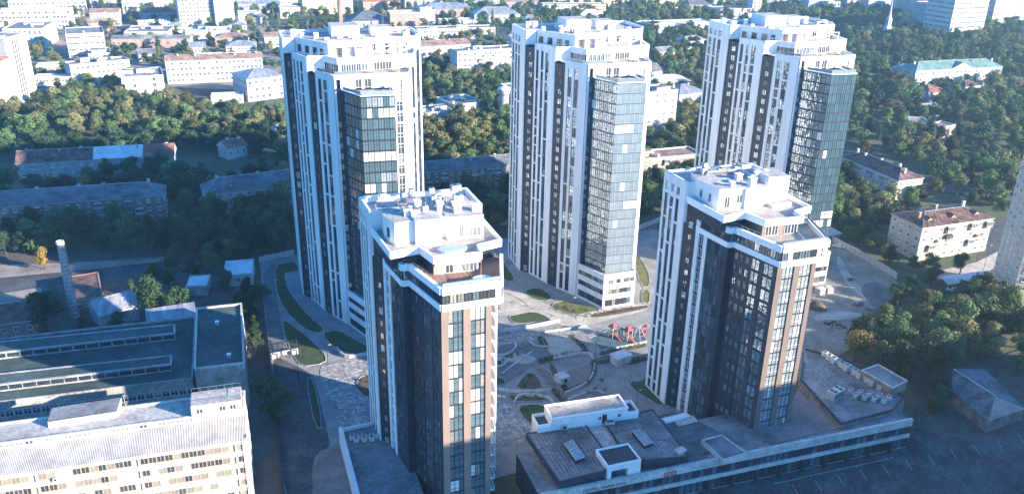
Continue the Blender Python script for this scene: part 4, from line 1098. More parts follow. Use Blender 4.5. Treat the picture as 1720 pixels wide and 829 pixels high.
# big dark roofs with valley and skylights
DR = thing('market_hall', 'low hall with two large dark gray roof slabs and skylights', 'hall')
zr = 10.0
l4 = quad_at([(884, 728), (982, 710), (1026, 771), (1015, 791), (939, 809)], zr)
m4 = quad_at([(982.5, 709), (1012, 704), (1052, 765), (1027, 771)], zr - .5)
r4 = quad_at([(1012.5, 704), (1096, 687), (1158, 766), (1086, 773), (1052, 765)], zr)
mb = MB()
for p, z, t in ((l4, zr, 1.3), (r4, zr, 1.3)):
    mb.prism(p, z - t, z, 'charcoal', 'roof_gray'); ring(mb, p, z - .02, z + .18, .25, 'charcoal', out=.05)
mb.prism(m4, zr - 1.4, zr - .5, 'charcoal', 'roof_membrane')
def seams(mb, q, z, n, m='charcoal', cross=0, w=.07):
    a0, a1, a2, a3 = [Vector(at(x, y, z)) for x, y in q]
    for k in range(1, n): t = k / n; mb.bar((*a0.lerp(a1, t), z + .02), (*a3.lerp(a2, t), z + .02), w, .07, m)
    for k in range(1, cross): t = k / cross; mb.bar((*a0.lerp(a3, t), z + .02), (*a1.lerp(a2, t), z + .02), w, .06, m)
seams(mb, [(890, 730), (980, 713), (1016, 770), (940, 803)], zr, 14, cross=3); seams(mb, [(1016, 706), (1092, 690), (1150, 762), (1060, 764)], zr, 14, cross=3)
for k in range(6):
    q = at(900 + k * 13, 738 + (k * 37) % 50, zr); mb.tube((*q, zr), (*q, zr + .35), .12, .12, 'steel', 8)
    q = at(1030 + k * 15, 712 + (k * 29) % 40, zr); mb.tube((*q, zr), (*q, zr + .35), .12, .12, 'steel', 8)
mb.build('roof', DR)
mb = MB()
for p in (l4, r4): mb.prism(inset(p, 1.5), 0, zr - 1.3, 'charcoal')
mb.prism(inset(m4, .4), 0, zr - 1.4, 'charcoal'); mb.build('wall', DR)
for q in ([(947, 745), (962, 738), (982, 767), (967, 773)], [(1062, 724), (1076, 720), (1097, 743), (1082, 748)]):
    sk = MB(); p = quad_at(q, zr + .8); sk.prism(p, zr, zr + .8, 'dark_metal', 'rail_glass'); ring(sk, p, zr + .78, zr + .95, .2, 'old_white')
    a0, a1, a2, a3 = [Vector(at(x, y, zr + .8)) for x, y in q]
    for k in range(1, 7):
        t = k / 7; sk.bar((*a0.lerp(a3, t), zr + .88), (*a1.lerp(a2, t), zr + .88), .18, .14, 'old_white')
    sk.build('skylight', DR)
hb = MB(); q = at(1143, 757, zr); hb.obox(q, .3, 2.2, 1.6, zr, zr + .5, 'old_white'); hb.build('roof_hatch', DR)
WB = thing('white_pavilion', 'long narrow white building with a dark door behind the dark roof slabs', 'building')
a, b = Vector(at(927, 704, 13)), Vector(at(1055, 685, 13)); d = (b - a).normalized(); nn_ = Vector((-d.y, d.x)); f = Face(a, b)
mb = MB(); mb.prism([tuple(a), tuple(b), tuple(b + nn_ * 5.5), tuple(a + nn_ * 5.5)], 0, 13, 'white_render', 'roof_membrane'); mb.build('wall', WB)
mb = MB(); ring(mb, [tuple(a), tuple(b), tuple(b + nn_ * 5.5), tuple(a + nn_ * 5.5)], 12.98, 13.3, .25, 'white_trim', out=.08); mb.build('parapet', WB)
db = MB(); f.box(db, f.L * .66, f.L * .66 + 1.1, zr, zr + 2.3, -.05, .06, 'dark_metal'); db.build('door', WB)
for t in (.6, .86): part('window', window_mesh(.9, 1.0, 'glass_dark', 'frame_white', 1), WB, (*f.pt(f.L * t, .03), zr + 1.0), f.rz)
fb = MB(); q = f.pt(f.L * .16, .35); fb.box(-.55, .55, -.3, .3, 0, 1.1, 'old_white'); fb.tube((0, -.3, .55), (0, -.34, .55), .42, .42, 'dark_metal', 12); fb.build('air_conditioner', WB, (q.x, q.y, zr + .3), f.rz)
for k in range(3): q = f.pt(f.L * (.71 + .035 * k), .9); roof_unit(WB, q.x, q.y, zr, .9, .7, .9)
for e0, w_ in ((a - d * 3.2, 3.1), (b + d * .1, 2.6)):
    sb = MB(); sb.prism([tuple(e0), tuple(e0 + d * w_), tuple(e0 + d * w_ + nn_ * 4.5), tuple(e0 + nn_ * 4.5)], 0, 11.2, 'white_render', 'charcoal'); ring(sb, [tuple(e0), tuple(e0 + d * w_), tuple(e0 + d * w_ + nn_ * 4.5), tuple(e0 + nn_ * 4.5)], 11.18, 12.0, .2, 'white_trim', out=.02); sb.build('side_wing', WB)
# white portal on the street side
PT = thing('entrance_portal', 'tall white framed glass entrance portal in front of the dark roofs', 'portal')
p0 = Vector(at(1021, 785, 11)); p1 = Vector(at(1077, 773, 11)); d = (p1 - p0).normalized(); n_ = Vector((-d.y, d.x)); f = Face(p0, p1)
mb = MB(); 
f.box(mb, 0, .9, 0, 11, -6, 0, 'white_render'); f.box(mb, f.L - 3.0, f.L, 0, 11, -6, 0, 'white_render'); f.box(mb, .9, f.L - 3.0, 9.9, 11, -6, 0, 'white_render'); f.box(mb, .3, f.L - .3, 10.9, 11.05, -5.7, -.3, 'charcoal')
ring(mb, [tuple(f.pt(0, 0)), tuple(f.pt(f.L, 0)), tuple(f.pt(f.L, -6)), tuple(f.pt(0, -6))], 10.98, 11.4, .25, 'white_trim', out=.02)
mb.build('frame', PT)
gb = MB(); f.box(gb, .9, f.L - 3.0, 0, 9.9, -5, -1.3, 'charcoal'); gb.build('recess', PT)
wd = (f.L - 3.9) / 2
for k in range(3):
    for j in range(2): part('glass_panel', window_mesh(wd - .06, 3.1, 'glass_blue' if j else 'glass_dark', 'frame_dark', 0, 1), PT, (*f.pt(.93 + j * wd, -1.25), .3 + k * 3.2), f.rz)
def text(name, s, size, m, loc, rz, parent, ext=.03):
    cu = bpy.data.curves.new(name, 'FONT'); cu.body = s; cu.size = size; cu.extrude = ext; cu.materials.append(MAT[m])
    tmp = bpy.data.objects.new('tmp', cu); COL.objects.link(tmp)
    bpy.context.view_layer.update()
    me = bpy.data.meshes.new_from_object(tmp.evaluated_get(bpy.context.evaluated_depsgraph_get()))
    bpy.data.objects.remove(tmp)
    o = bpy.data.objects.new(name, me); COL.objects.link(o); o.location = loc; o.rotation_euler = (pi / 2, 0, rz); o.parent = parent
    return o
fP = Face(F0 - dF * 3, F1)
def on_front(px, py, out, z): 
    p = Vector(at(px, py, z)); t = (p - fP.a).dot(fP.d); q = fP.pt(t, out); return (q.x, q.y, z)
text('lettering', 'DENTAL Medical Clinic', 1.0, 'black_paint', on_front(980, 829, .47, 6.75), fP.rz, PD)
SG = thing('shop_sign', 'small red shop sign with white letters on the podium parapet', 'sign')
q = on_front(1113, 797, .5, 6.6); mb = MB(); mb.box(0, 2.9, -.08, 0, 0, .95, 'sign_red'); mb.build('board', SG, q, fP.rz)
mb = MB()
for k in range(8):
    x = .22 + k * .32; mb.box(x, x + .07, -.11, -.075, .25, .72, 'white_paint')
    if k % 2 == 0: mb.box(x, x + .22, -.11, -.076, .65, .72, 'white_paint')
    if k % 3 == 0: mb.box(x, x + .22, -.11, -.077, .44, .51, 'white_paint')
mb.build('letters', SG, q, fP.rz)
# dark deck, roof light box and canopies beside the right front tower
dk_ = MB(); p = quad_at([(1098, 700), (1130, 690), (1160, 700), (1255, 748), (1165, 768)], 7.56); dk_.prism(p, 0, 7.56, 'charcoal', 'roof_slate'); dk_.build('roof_deck', PD)
rb = MB(); p = quad_at([(1178, 738), (1212, 729), (1256, 760), (1215, 772)], 8.6); rb.prism(p, 7.5, 8.4, 'charcoal', 'roof_gray'); ring(rb, p, 7.5, 8.7, .28, 'pale_concrete', out=.05); rb.build('roof_light', PD)
cb = MB(); p = quad_at([(1110, 702), (1152, 692), (1160, 697), (1118, 708)], 8.2); cb.prism(p, 7.7, 8.2, 'white_trim'); p = quad_at([(1132, 704), (1165, 697), (1172, 706), (1140, 714)], 7.9); cb.prism(p, 7.6, 7.9, 'pale_concrete'); cb.build('canopy', PD)
# terrace slab left of the near tower
TS = thing('podium_terrace', 'flat podium terrace with a white parapet left of the nearest tower', 'podium')
p = quad_at([(572, 722), (632, 709), (690, 770), (720, 850), (606, 850)], 4.0)
mb = MB(); mb.prism(p, 0, 4.0, 'charcoal', 'roof_gray'); mb.build('deck', TS)
mb = MB(); a = Vector(at(571, 716, 5)); b = Vector(at(606, 850, 5)); f = Face(a, b); f.box(mb, 0, f.L, 0, 5, -.5, .35, 'white_render')
a2 = Vector(at(571, 720, 4.9)); b2 = Vector(at(636, 706, 4.9)); f2 = Face(a2, b2); f2.box(mb, 0.5, f2.L, 0, 4.9, -.3, .1, 'white_render'); mb.build('parapet', TS)
for k in range(7): q = at(592 + k * 6.5, 738 - k * .5 + (k % 2) * 4, 4); roof_unit(TS, q[0], q[1], 4.0, 1.2, .9, 1.2)
# low building with roof plant right of the right front tower
LB = thing('service_building', 'low brown building with white windows and roof cooling units beside the front right tower', 'building')
zb = 8.5
p = quad_at([(1344, 638), (1412, 713), (1500, 690), (1520, 668), (1433, 610), (1351, 586)], zb)
mb = MB(); mb.prism(p, 0, zb, 'brown_brick', 'roof_gray'); ring(mb, p, zb - .02, zb + .5, .3, 'charcoal', out=.05); mb.build('wall', LB)
f = Face(at(1344, 638, zb), at(1412, 713, zb))
for k in range(2):
    for j in range(12): part('window', window_mesh(.85, 1.7, 'window_glass', 'frame_white', 1), LB, (*f.pt(.8 + j * (f.L - 1.6) / 12, .04), 2.4 + k * 3.0), f.rz)
f = Face(at(1412, 713, zb), at(1500, 690, zb))
for j in range(10): part('window', window_mesh(1.3, 1.6, 'glass_dark', 'frame_dark', 1), LB, (*f.pt(.6 + j * (f.L - 1.2) / 10, .04), 5.2), f.rz)
q = at(1402, 668, zb)
cu = MB(); cu.box(-2.2, 2.2, -1.1, 1.1, .2, 2.4, 'old_white')
for x in (-1.1, 1.1): 
    for y in (-.5, .5): cu.tube((x, y, 2.4), (x, y, 2.55), .42, .42, 'dark_metal', 12)
for x in range(8): cu.box(-2.1 + x * .55, -1.75 + x * .55, -1.14, -1.1, .5, 2.1, 'charcoal')
cu.build('cooling_unit', LB, (q[0], q[1], zb), .35)
for k in range(14): q = at(1385 + k * 7.2, 597 + k * 4.2 + (k % 3) * 2, zb); roof_unit(LB, q[0], q[1], zb, 1.6, 1.2, 1.2 + (k % 3) * .3, rz=.3)
for k in range(9): q = at(1428 + k * 8.0, 660 + k * 1.5 + (k % 2) * 6, zb); roof_unit(LB, q[0], q[1], zb, 1.5, 1.0, 1.3, rz=.5)
rr = MB()
for k in range(7): a = at(1385 + k * 3, 640 - k * 1.2, zb); b = at(1406 + k * 3, 632 - k * 1.2, zb); rr.bar((*a, zb + .4), (*b, zb + .4), .15, .15, 'old_white')
rr.build('pipe_rack', LB)
up2 = MB(); p = quad_at([(1447, 622), (1475, 612), (1524, 640), (1500, 652)], 11); up2.prism(p, zb - .02, 11, 'brown_brick', 'roof_gray'); ring(up2, p, 10.98, 11.3, .25, 'pale_concrete', out=.03); up2.build('upper_storey', LB)
pk_ = quad_at([(1332, 668), (1340, 655), (1412, 714), (1432, 712), (1302, 744)], 7.6)
mb = MB(); mb.prism(pk_, 0, 7.6, 'charcoal', 'paving_pink'); mb.build('roof_terrace', PD)
# gray shed at the lower right
SH = thing('shed', 'gray pitched-roof shed with a pinkish end wall at the lower right', 'shed')
e = 3.6; zr_ = 6.0
l0, l1 = Vector(at(1597, 655, e)), Vector(at(1660, 707, e)); r0, r1 = Vector(at(1656, 612, zr_ - 1)), Vector(at(1722, 686, e))
c0, c1 = Vector(at(1602, 619, zr_)), Vector(at(1672, 664, zr_))
mb = MB(); w_ = ccw([tuple(l0), tuple(l1), tuple(r1), tuple(r0)]); mb.prism(w_, 0, e, 'brown_brick', 'roof_slate'); mb.build('wall', SH)
mb = MB(); P3 = lambda v, z: (v.x, v.y, z)
mb.face([P3(l0, e), P3(l1, e), P3(c1, zr_), P3(c0, zr_)], 'roof_slate'); mb.face([P3(r1, e), P3(r0, e), P3(c0, zr_), P3(c1, zr_)], 'roof_slate')
mb.face([P3(l1, e), P3(r1, e), P3(c1, zr_)], 'pink_wall'); mb.face([P3(r0, e), P3(l0, e), P3(c0, zr_)], 'pink_wall'); mb.bar(P3(c0, zr_), P3(c1, zr_), .35, .2, 'pale_concrete')
mb.build('roof', SH)

# ---------------------------------------------------------------- courtyard things
def play_tower(px, py, label, rz, k):
    q = at(px, py); T = thing('play_tower', label, 'play tower', (*q, 0), rz, 'play towers on the playground'); T.scale = (.8, .8, .85)
    for a in (-1.1, 1.1):
        for b in (-1.1, 1.1): mb = MB(); mb.tube((a, b, 0), (a, b, 4.2), .1, .1, 'old_white', 8); mb.build('post', T)
    mb = MB(); mb.box(-1.2, 1.2, -1.2, 1.2, 1.6, 1.75, 'timber'); mb.build('deck', T)
    mb = MB()
    for i in range(4):
        c = [(-1.5, -1.5), (1.5, -1.5), (1.5, 1.5), (-1.5, 1.5)]; mb.face([(*c[i], 4.2), (*c[(i + 1) % 4], 4.2), (0, 0, 5.6)], 'red_plastic')
    mb.face([(-1.5, -1.5, 4.19), (-1.5, 1.5, 4.19), (1.5, 1.5, 4.19), (1.5, -1.5, 4.19)], 'red_plastic'); mb.build('roof', T)
    mb = MB(); pts = [(1.2, 0, 1.75), (2.2, 0, 1.3), (3.4, 0, .5), (4.2, 0, .3)] if k else [(0, -1.2, 1.75), (.2, -2.2, 1.2), (.4, -3.4, .5), (.5, -4.2, .3)]
    for a, b in zip(pts[:-1], pts[1:]): mb.bar(a, b, .9, .12, 'red_plastic')
    mb.build('slide', T)
    mb = MB()
    for s in (-1.1, 1.1): mb.bar((-1.1, s, 2.6), (1.1, s, 2.6), .06, .06, 'red_plastic'); mb.bar((-1.1, s, 2.1), (1.1, s, 2.1), .06, .06, 'steel')
    mb.build('guard_rail', T)
    return T
play_tower(1029, 566, 'red-roofed play tower at the left of the playground', .3, 0)
play_tower(1054, 571, 'red-roofed play tower with a long red slide on the playground', .3, 0)
CF = thing('climbing_frame', 'pale rope climbing frame with a red tube slide at the right of the playground', 'climbing frame', (*at(1072, 566), 0), .3)
mb = MB()
for k in range(6):
    a = 2 * pi * k / 6; mb.tube((2.2 * cos(a), 2.2 * sin(a), 0), (.4 * cos(a), .4 * sin(a), 3.6), .07, .06, 'old_white', 6)
    b = 2 * pi * (k + 1) / 6
    for t in (.3, .6): mb.bar((2.2 * (1 - t * .8) * cos(a), 2.2 * (1 - t * .8) * sin(a), 3.6 * t), (2.2 * (1 - t * .8) * cos(b), 2.2 * (1 - t * .8) * sin(b), 3.6 * t), .05, .05, 'old_white')
mb.build('frame', CF)
mb = MB()
pv = None
for k in range(9):
    a = k * .5; p = (2.6 + .9 * cos(a), .9 * sin(a), 3.0 - k * .32)
    if pv: mb.tube(pv, p, .36, .36, 'red_plastic', 8)
    pv = p
mb.build('tube_slide', CF)
KS = thing('kiosk', 'white kiosk box with a sloping lid standing on the courtyard paving', 'kiosk', (*at(1042, 609), 0), .25)
mb = MB(); mb.box(-2.4, 2.4, -1.6, 1.6, 0, 2.6, 'old_white'); mb.build('wall', KS)
mb = MB(); mb.box(-2.7, 2.7, -1.9, 1.9, 2.6, 2.8, 'roof_white'); mb.build('roof', KS)
mb = MB(); mb.box(-.5, .5, -1.66, -1.6, .1, 2.1, 'gray_wall'); mb.build('door', KS)
VB = thing('ventilation_box', 'white ventilation box with a round fan in the courtyard flower bed', 'vent box', (*at(944, 640), 0), .3)
mb = MB(); mb.box(-1.6, 1.6, -1.5, 1.5, 0, 2.0, 'old_white'); mb.build('body', VB)
mb = MB(); mb.tube((0, -1.5, 1.0), (0, -1.6, 1.0), .6, .6, 'dark_metal', 14); mb.build('fan', VB)
# low retaining walls and benches
def low_wall(px, label, h=.7, m='pale_concrete', t=.35):
    pts = [at(x, y) for x, y in smooth(px, 2, False)]; mb = MB()
    for a, b in zip(pts[:-1], pts[1:]):
        f = Face(a, b); f.box(mb, -.1, f.L + .1, 0, h + .001 * random.randint(1, 30), -t / 2, t / 2, m)
    o = mb.build('garden_wall'); tag(o, label, 'garden wall', 'low garden walls of the courtyard'); return o
low_wall([(826, 560), (880, 553), (940, 541)], 'low pale wall along the lawn at the top of the courtyard', 1.2)
low_wall([(905, 560), (958, 553), (985, 548)], 'low pale wall beside the pale stone path')
low_wall([(888, 575), (900, 583), (925, 584)], 'short angled wall by the dark court')
low_wall([(930, 604), (990, 592), (997, 605), (999, 625), (985, 648), (950, 662)], 'long curved wall round the sand court', .9)
low_wall([(822, 652), (850, 658), (890, 660), (925, 656)], 'curved wall below the triangular flower bed', .8)
low_wall([(843, 628), (872, 607), (895, 590)], 'slanted wall along the path to the round court', .5)
low_wall([(864, 680), (869, 665), (921, 667), (932, 684)], 'pale wall behind the small round lawn', 1.0)
low_wall([(822, 600), (852, 598), (868, 585), (865, 578)], 'angled wall of the left planting bed', .8)
low_wall([(822, 618), (845, 616), (852, 608)], 'short wall of the lower left planting bed', .7)
low_wall([(955, 672), (1000, 655), (1015, 662)], 'wall between the two small sand courts', .6)
low_wall([(566, 588), (580, 604), (622, 596)], 'retaining wall round the lawn beside the left tall tower', 1.2)
low_wall([(1012, 589), (1085, 575)], 'low wall along the near side of the playground', .5)
low_wall([(1000, 605), (1036, 597)], 'dark-topped wall left of the white kiosk', 1.1, 'concrete')
low_wall([(1050, 606), (1088, 599)], 'dark-topped wall right of the white kiosk', 1.1, 'concrete')
low_wall([(455, 600), (500, 590)], 'wall in front of the pergola bay at the driveway', 1.3)
PG = thing('pergola', 'dark pergola with storage boxes beside the driveway', 'pergola', (*at(478, 596), 0), .12)
for x in (-4, -1.3, 1.3, 4):
    for y in (-2, 2.6): mb = MB(); mb.box(x - .1, x + .1, y - .1, y + .1, 0, 2.6, 'charcoal'); mb.build('post', PG)
mb = MB()
for y in (-2, 2.6): mb.box(-4.2, 4.2, y - .1, y + .1, 2.6, 2.8, 'charcoal')
for k in range(12): mb.box(-4.1 + k * .74, -4.0 + k * .74, -2.3, 2.9, 2.8, 2.95, 'charcoal')
mb.build('roof_beam', PG)
for x in (-2.7, 2.7): mb = MB(); mb.box(x - .9, x + .9, -1, 1, 0, 1.2, 'old_white'); mb.build('storage_box', PG)
def bench(px, py, rz, label):
    B = thing('bench', label, 'bench', (*at(px, py), 0), rz, 'benches in the courtyard')
    mb = MB(); mb.box(-1, 1, -.25, .25, .42, .5, 'timber'); mb.build('seat', B)
    for x in (-.8, .8): mb = MB(); mb.box(x - .08, x + .08, -.22, .22, 0, .42, 'concrete'); mb.build('leg', B)
for x, y, l in ((906, 622, 'first bench on the slanted pink path, nearest the round court'), (916, 633, 'second bench down the slanted pink path'), (927, 645, 'third bench down the slanted pink path'), (938, 657, 'fourth bench down the slanted pink path'), (949, 668, 'bench at the lower end of the slanted pink path'), (874, 585, 'bench on the dark court by the angled wall'), (893, 589, 'bench near the pale stone ring in the court')): bench(x, y, -.75, l)
# lamp posts of the estate
def lamp(px, py, label, h=6.0, group='lamp posts of the estate'):
    T = thing('lamp_post', label, 'lamp post', (*at(px, py), 0), 0, group)
    mb = MB(); mb.tube((0, 0, 0), (0, 0, h), .09, .05, 'dark_metal', 8); mb.build('pole', T)
    mb = MB(); mb.bar((0, 0, h), (.9, 0, h + .15), .06, .06, 'dark_metal'); mb.box(.5, 1.3, -.14, .14, h + .08, h + .2, 'old_white'); mb.build('lamp_head', T)
for x, y, l in ((463, 500, 'lamp post along the driveway beside the curved lawn'), (502, 640, 'lamp post by the strip lawn of the driveway'), (551, 612, 'lamp post on the stone pavement near the retaining wall'), (960, 530, 'lamp post on the pale path before the white three-storey base'), (1000, 600, 'lamp post by the path left of the kiosk'), (838, 520, 'lamp post at the dry lawn right of the nearest tower'), (1068, 690, 'lamp post on the court left of the front right tower')): lamp(x, y, l)

# boundary fences built panel by panel
def panel_fence(pts, label, step, h, m, post, group=None, gap=.12):
    Fz = thing('fence', label, 'fence', (0, 0, 0), 0, group)
    pm = {}
    for a, b in zip(pts[:-1], pts[1:]):
        f = Face(a, b); n = max(1, round(f.L / step)); w = f.L / n
        key = round(w, 2)
        if key not in pm:
            mb = MB(); mb.box(gap, w - gap, -.06, .06, .1, h, m); mb.box(gap, w - gap, -.09, .09, h * .48, h * .52, m); pm[key] = mb.mesh('panel')
            mb = MB(); mb.box(-.12, .12, -.12, .12, 0, h + .2, post); pm[(key, 'p')] = mb.mesh('post')
        for k in range(n):
            q = f.pt(k * w); part('panel', pm[key], Fz, (q.x, q.y, 0), f.rz); part('post', pm[(key, 'p')], Fz, (q.x, q.y, 0), f.rz)
    return Fz
panel_fence([at(1392, 404), at(1436, 428), at(1478, 452), at(1506, 470)], 'concrete panel fence along the dirt yard at the right', 2.6, 2.6, 'pale_concrete', 'concrete')
panel_fence([at(436, 441), at(495, 428)], 'white panel wall closing the top of the driveway', 2.5, 2.2, 'old_white', 'pale_concrete')
panel_fence([at(449, 560), at(458, 640), at(466, 720), at(478, 850)], 'dark fence between the alley and the driveway', 2.4, 1.9, 'charcoal', 'dark_metal')
panel_fence([at(1070, 388), at(1110, 372), at(1160, 362)], 'pale fence behind the construction yard', 2.8, 2.2, 'pale_concrete', 'concrete')
panel_fence([at(714, 390), at(852, 378)], 'pale fence under the trees between left and middle tall towers', 2.8, 2.2, 'pale_concrete', 'concrete')
# ---------------------------------------------------------------- town behind
def car(px, py, label, paint, rz, z=.13, group='cars parked at the right'):
    T = thing('parked_car', label, 'car', (*at(px, py), z - .02), rz, group)
    mb = MB(); prof = [(-2.2, .35), (-2.25, .75), (-2.0, .92), (-1.5, .98), (-1.0, 1.42), (.5, 1.45), (1.15, .98), (2.05, .85), (2.25, .6), (2.2, .35)]
    n = len(prof)
    i = len(mb.v)
    for s in (-.86, .86):
        for x, zz in prof: mb.v.append((x, s * (.86 if zz > 1.2 else 1), zz))
    for k in range(n): j = (k + 1) % n; mb.f.append((i + k, i + j, i + n + j, i + n + k)); mb.m.append(paint)
    mb.f.append(tuple(i + k for k in reversed(range(n)))); mb.m.append(paint); mb.f.append(tuple(i + n + k for k in range(n))); mb.m.append(paint)
    mb.build('body', T)
    mb = MB()
    for s in (-1, 1): mb.face([(-1.35, s * .83, 1.0), (1.0, s * .83, 1.0), (.45, s * .765, 1.38), (-.95, s * .765, 1.38)][::s], 'window_glass')
    mb.face([(1.12, -.7, 1.03), (1.12, .7, 1.03), (.56, .62, 1.43), (.56, -.62, 1.43)], 'window_glass'); mb.face([(-1.5, .7, 1.02), (-1.5, -.7, 1.02), (-1.04, -.62, 1.42), (-1.04, .62, 1.42)], 'window_glass')
    mb.build('window', T)
    for x in (-1.35, 1.35):
        for s in (-.78, .78): mb = MB(); mb.tube((x, s - .1, .32), (x, s + .1, .32), .32, .32, 'rubber', 12); w_ = mb.build('wheel', T); mb = MB(); mb.tube((x, s - .11, .32), (x, s + .11, .32), .17, .17, 'steel', 10); mb.build('rim', w_)
    return T

# right of the towers
bl('apartment_house', 'pale four-storey apartment house with dark hipped roof by the right street', (1550, 382), (1668, 366), 13, 15, 'cream_wall', roof='hip', roofm='roof_brown', rh=2.6, floors=4, cols=9, parts=True, balc=12, chim=3, dormer=3, seed=21, ww=1.4, wh=1.6)
a0 = at(1510, 303, 10); a1 = at(1552, 295, 10); b0 = at(1412, 262, 10)
building('apartment_house', 'long brown-roofed apartment house with a sunlit pale end wall beside the right tall tower', b0, a0, 10, 13, 'pale_brick', roof='hip', roofm='roof_brown', rh=3.2, floors=3, cols=14, parts=True, balc=8, chim=5, seed=22)
t0 = Vector(at(1694, 520, 0)); t1 = t0 + Vector((14.4, -9.0))
RT = building('residential_tower', 'beige high-rise apartment tower cut off by the right edge', t0, t1, 58, 22, 'cream_wall', roof='flat', floors=19, cols=4, parts=True, ww=1.7, wh=1.7, seed=23, bands=None, cat='apartment tower', glass=('glass_dark', 'window_glass', 'blind'))
cpt = thing('carport', 'long carport with a pale arched roof beside the right street', 'carport')
a = Vector(at(1592, 478, 2.5)); b = Vector(at(1672, 466, 2.5)); f = Face(a, b)
mb = MB(); 
for k in range(6):
    u0, u1 = k / 6, (k + 1) / 6; z = lambda u: 2.4 + 1.1 * sin(pi * u); o = lambda u: -6 * u
    p = [(*f.pt(0, o(u0)), z(u0)), (*f.pt(f.L, o(u0)), z(u0)), (*f.pt(f.L, o(u1)), z(u1)), (*f.pt(0, o(u1)), z(u1))]; mb.face(p, 'roof_white'); mb.face([(x, y, zz - .1) for x, y, zz in p][::-1], 'gray_wall')
mb.build('arched_roof', cpt)
for k in range(8):
    for o in (-.1, -5.9): mb = MB(); q = f.pt(f.L * k / 7, o); mb.box(q.x - .07, q.x + .07, q.y - .07, q.y + .07, 0, 2.45, 'steel'); mb.build('post', cpt)
bl('shed', 'small flat-roofed dark garage behind the concrete panel fence', (1386, 396), (1415, 392), 3, 7, 'brown_brick', roofm='roof_metal', floors=1, cols=2, cat='garage', parapet=.1, seed=24)
car(1408, 416, 'white car parked behind the concrete panel fence', 'car_white', 2.3)
car(49, 198, 'silver car in the shade at the foot of the white slab building', 'car_silver', .3, group='cars among the houses at the left')
car(1600, 490, 'white car parked by the near end of the carport', 'car_white', 2.5)
car(1616, 483, 'dark car parked beside the carport', 'car_dark', 2.5)
car(1632, 480, 'silver car parked beside the carport', 'car_silver', 2.5)
car(1560, 470, 'dark car under trees at the corner of the pale apartment house', 'car_dark', 2.9)
lamp(1705, 318, 'street lamp beside the street behind the beige high-rise', 9, 'street lamps at the right')
lamp(1652, 452, 'street lamp at the right corner of the pale apartment house', 9, 'street lamps at the right')
# building material on the dirt yard
for k, (x, y, l) in enumerate(((1378, 492, 'stack of pale slabs on the dirt yard, nearest the tower'), (1392, 490, 'stack of pale slabs on the dirt yard, farther from the tower'))):
    T = thing('slab_stack', l, 'slab stack', (*at(x, y), 0), .3 + k, 'stacks of building material on the dirt yard')
    for j in range(6): mb = MB(); mb.box(-1.5, 1.5, -1, 1, j * .32, j * .32 + .24, 'old_white'); mb.build('slab', T, (.08 * (j % 2), .05 * (j % 3), 0))
for k, (x, y, l, sc) in enumerate(((1440, 512, 'low gray rubble heap in the middle of the dirt yard', .8), (1466, 524, 'gray rubble heap near the trees of the dirt yard', 1.0), (1400, 545, 'long low heap of broken earth at the near end of the dirt yard', 1.2), (1428, 470, 'small gravel heap beside the pale track of the dirt yard', .6))):
    rg = random.Random(k); T = thing('rubble_heap', l, 'rubble heap', (*at(x, y), 0), k * 1.1, 'heaps on the dirt yard'); mb = MB()
    for j in range(60):
        a = rg.uniform(0, 6.28); r = 3.4 * sc * rg.random() ** .7; h = max(.1, (1.3 * sc) * (1 - r / (3.6 * sc)))
        s_ = rg.uniform(.25, .7); mb.obox((r * cos(a), r * sin(a) * .7), rg.uniform(0, 3), s_, s_ * .8, -.1, h * rg.uniform(.6, 1.1), rg.choice(('concrete', 'dirt', 'dirt_dark', 'soil')))
    mb.build('rubble', T)
T = thing('dirt_mound', 'brown heap of earth at the edge of the dirt yard', 'earth heap', (*at(1372, 516), 0))
mb = MB(); mb.lathe((0, 0), [(3.2, 0), (2.6, .7), (1.7, 1.5), (.8, 1.9), (.1, 2.0)], 'soil', 14); mb.build('heap', T)
# top left
G = 'town buildings behind the trees'
bl('institute_building', 'white slab building with dark vertical window strips at the far left', (6, 66), (43, 57), 38, 22, 'old_white', roofm='roof_gray', floors=11, cols=0, scols=0, seed=31, clutter=3, cat='building')
def strips(px0, px1, h, n, label_parent=None): ...
bl('apartment_house', 'red brick apartment tower at the left edge below the white slab', (-12, 108), (17, 96), 28, 16, 'pink_wall', roofm='roof_red', roof='hip', rh=3, floors=8, cols=6, seed=32, parts=False)
bl('link_building', 'low white link with a strip of windows beside the white slab', (54, 131), (118, 130), 8, 10, 'old_white', roofm='roof_white', floors=2, cols=12, ribbon=False, seed=33)
bl('apartment_house', 'white four-storey house stretching right from the low white link', (117, 111), (217, 101), 15, 13, 'old_white', roofm='roof_gray', floors=4, cols=12, seed=34, clutter=6, ww=1.6, wh=1.8)
bl('apartment_house', 'white flat-roofed block with a cluttered gray roof above the trees', (208, 131), (274, 127), 14, 26, 'old_white', roofm='roof_gray', floors=4, cols=2, scols=8, seed=35, clutter=7, ww=1.8, wh=2.2)
bl('apartment_house', 'long white apartment house with a red-brown roof behind the gray-roofed block', (277, 103), (440, 97), 15, 14, 'old_white', roofm='roof_rust', roof='gable', rh=2.5, floors=4, cols=22, seed=36, chim=5, ww=1.5, wh=1.8)
bl('apartment_house', 'white hip-roofed house standing left of the tall tower', (414, 134), (476, 127), 13.5, 24, 'old_white', roofm='roof_metal', roof='hip', rh=4, floors=3, cols=6, seed=37, chim=1, ww=1.6, wh=1.9)
bl('garage_row', 'low white garage in front of the shaded long white house', (354, 163), (408, 161), 4.5, 9, 'old_white', roofm='roof_white', floors=1, cols=5, seed=38)
bl('office_building', 'white building with ribbon windows and gray roof above the dark lawn', (110, 59), (174, 56), 18, 34, 'old_white', roofm='roof_gray', floors=4, cols=4, ribbon=True, seed=39, clutter=2, wh=1.5)
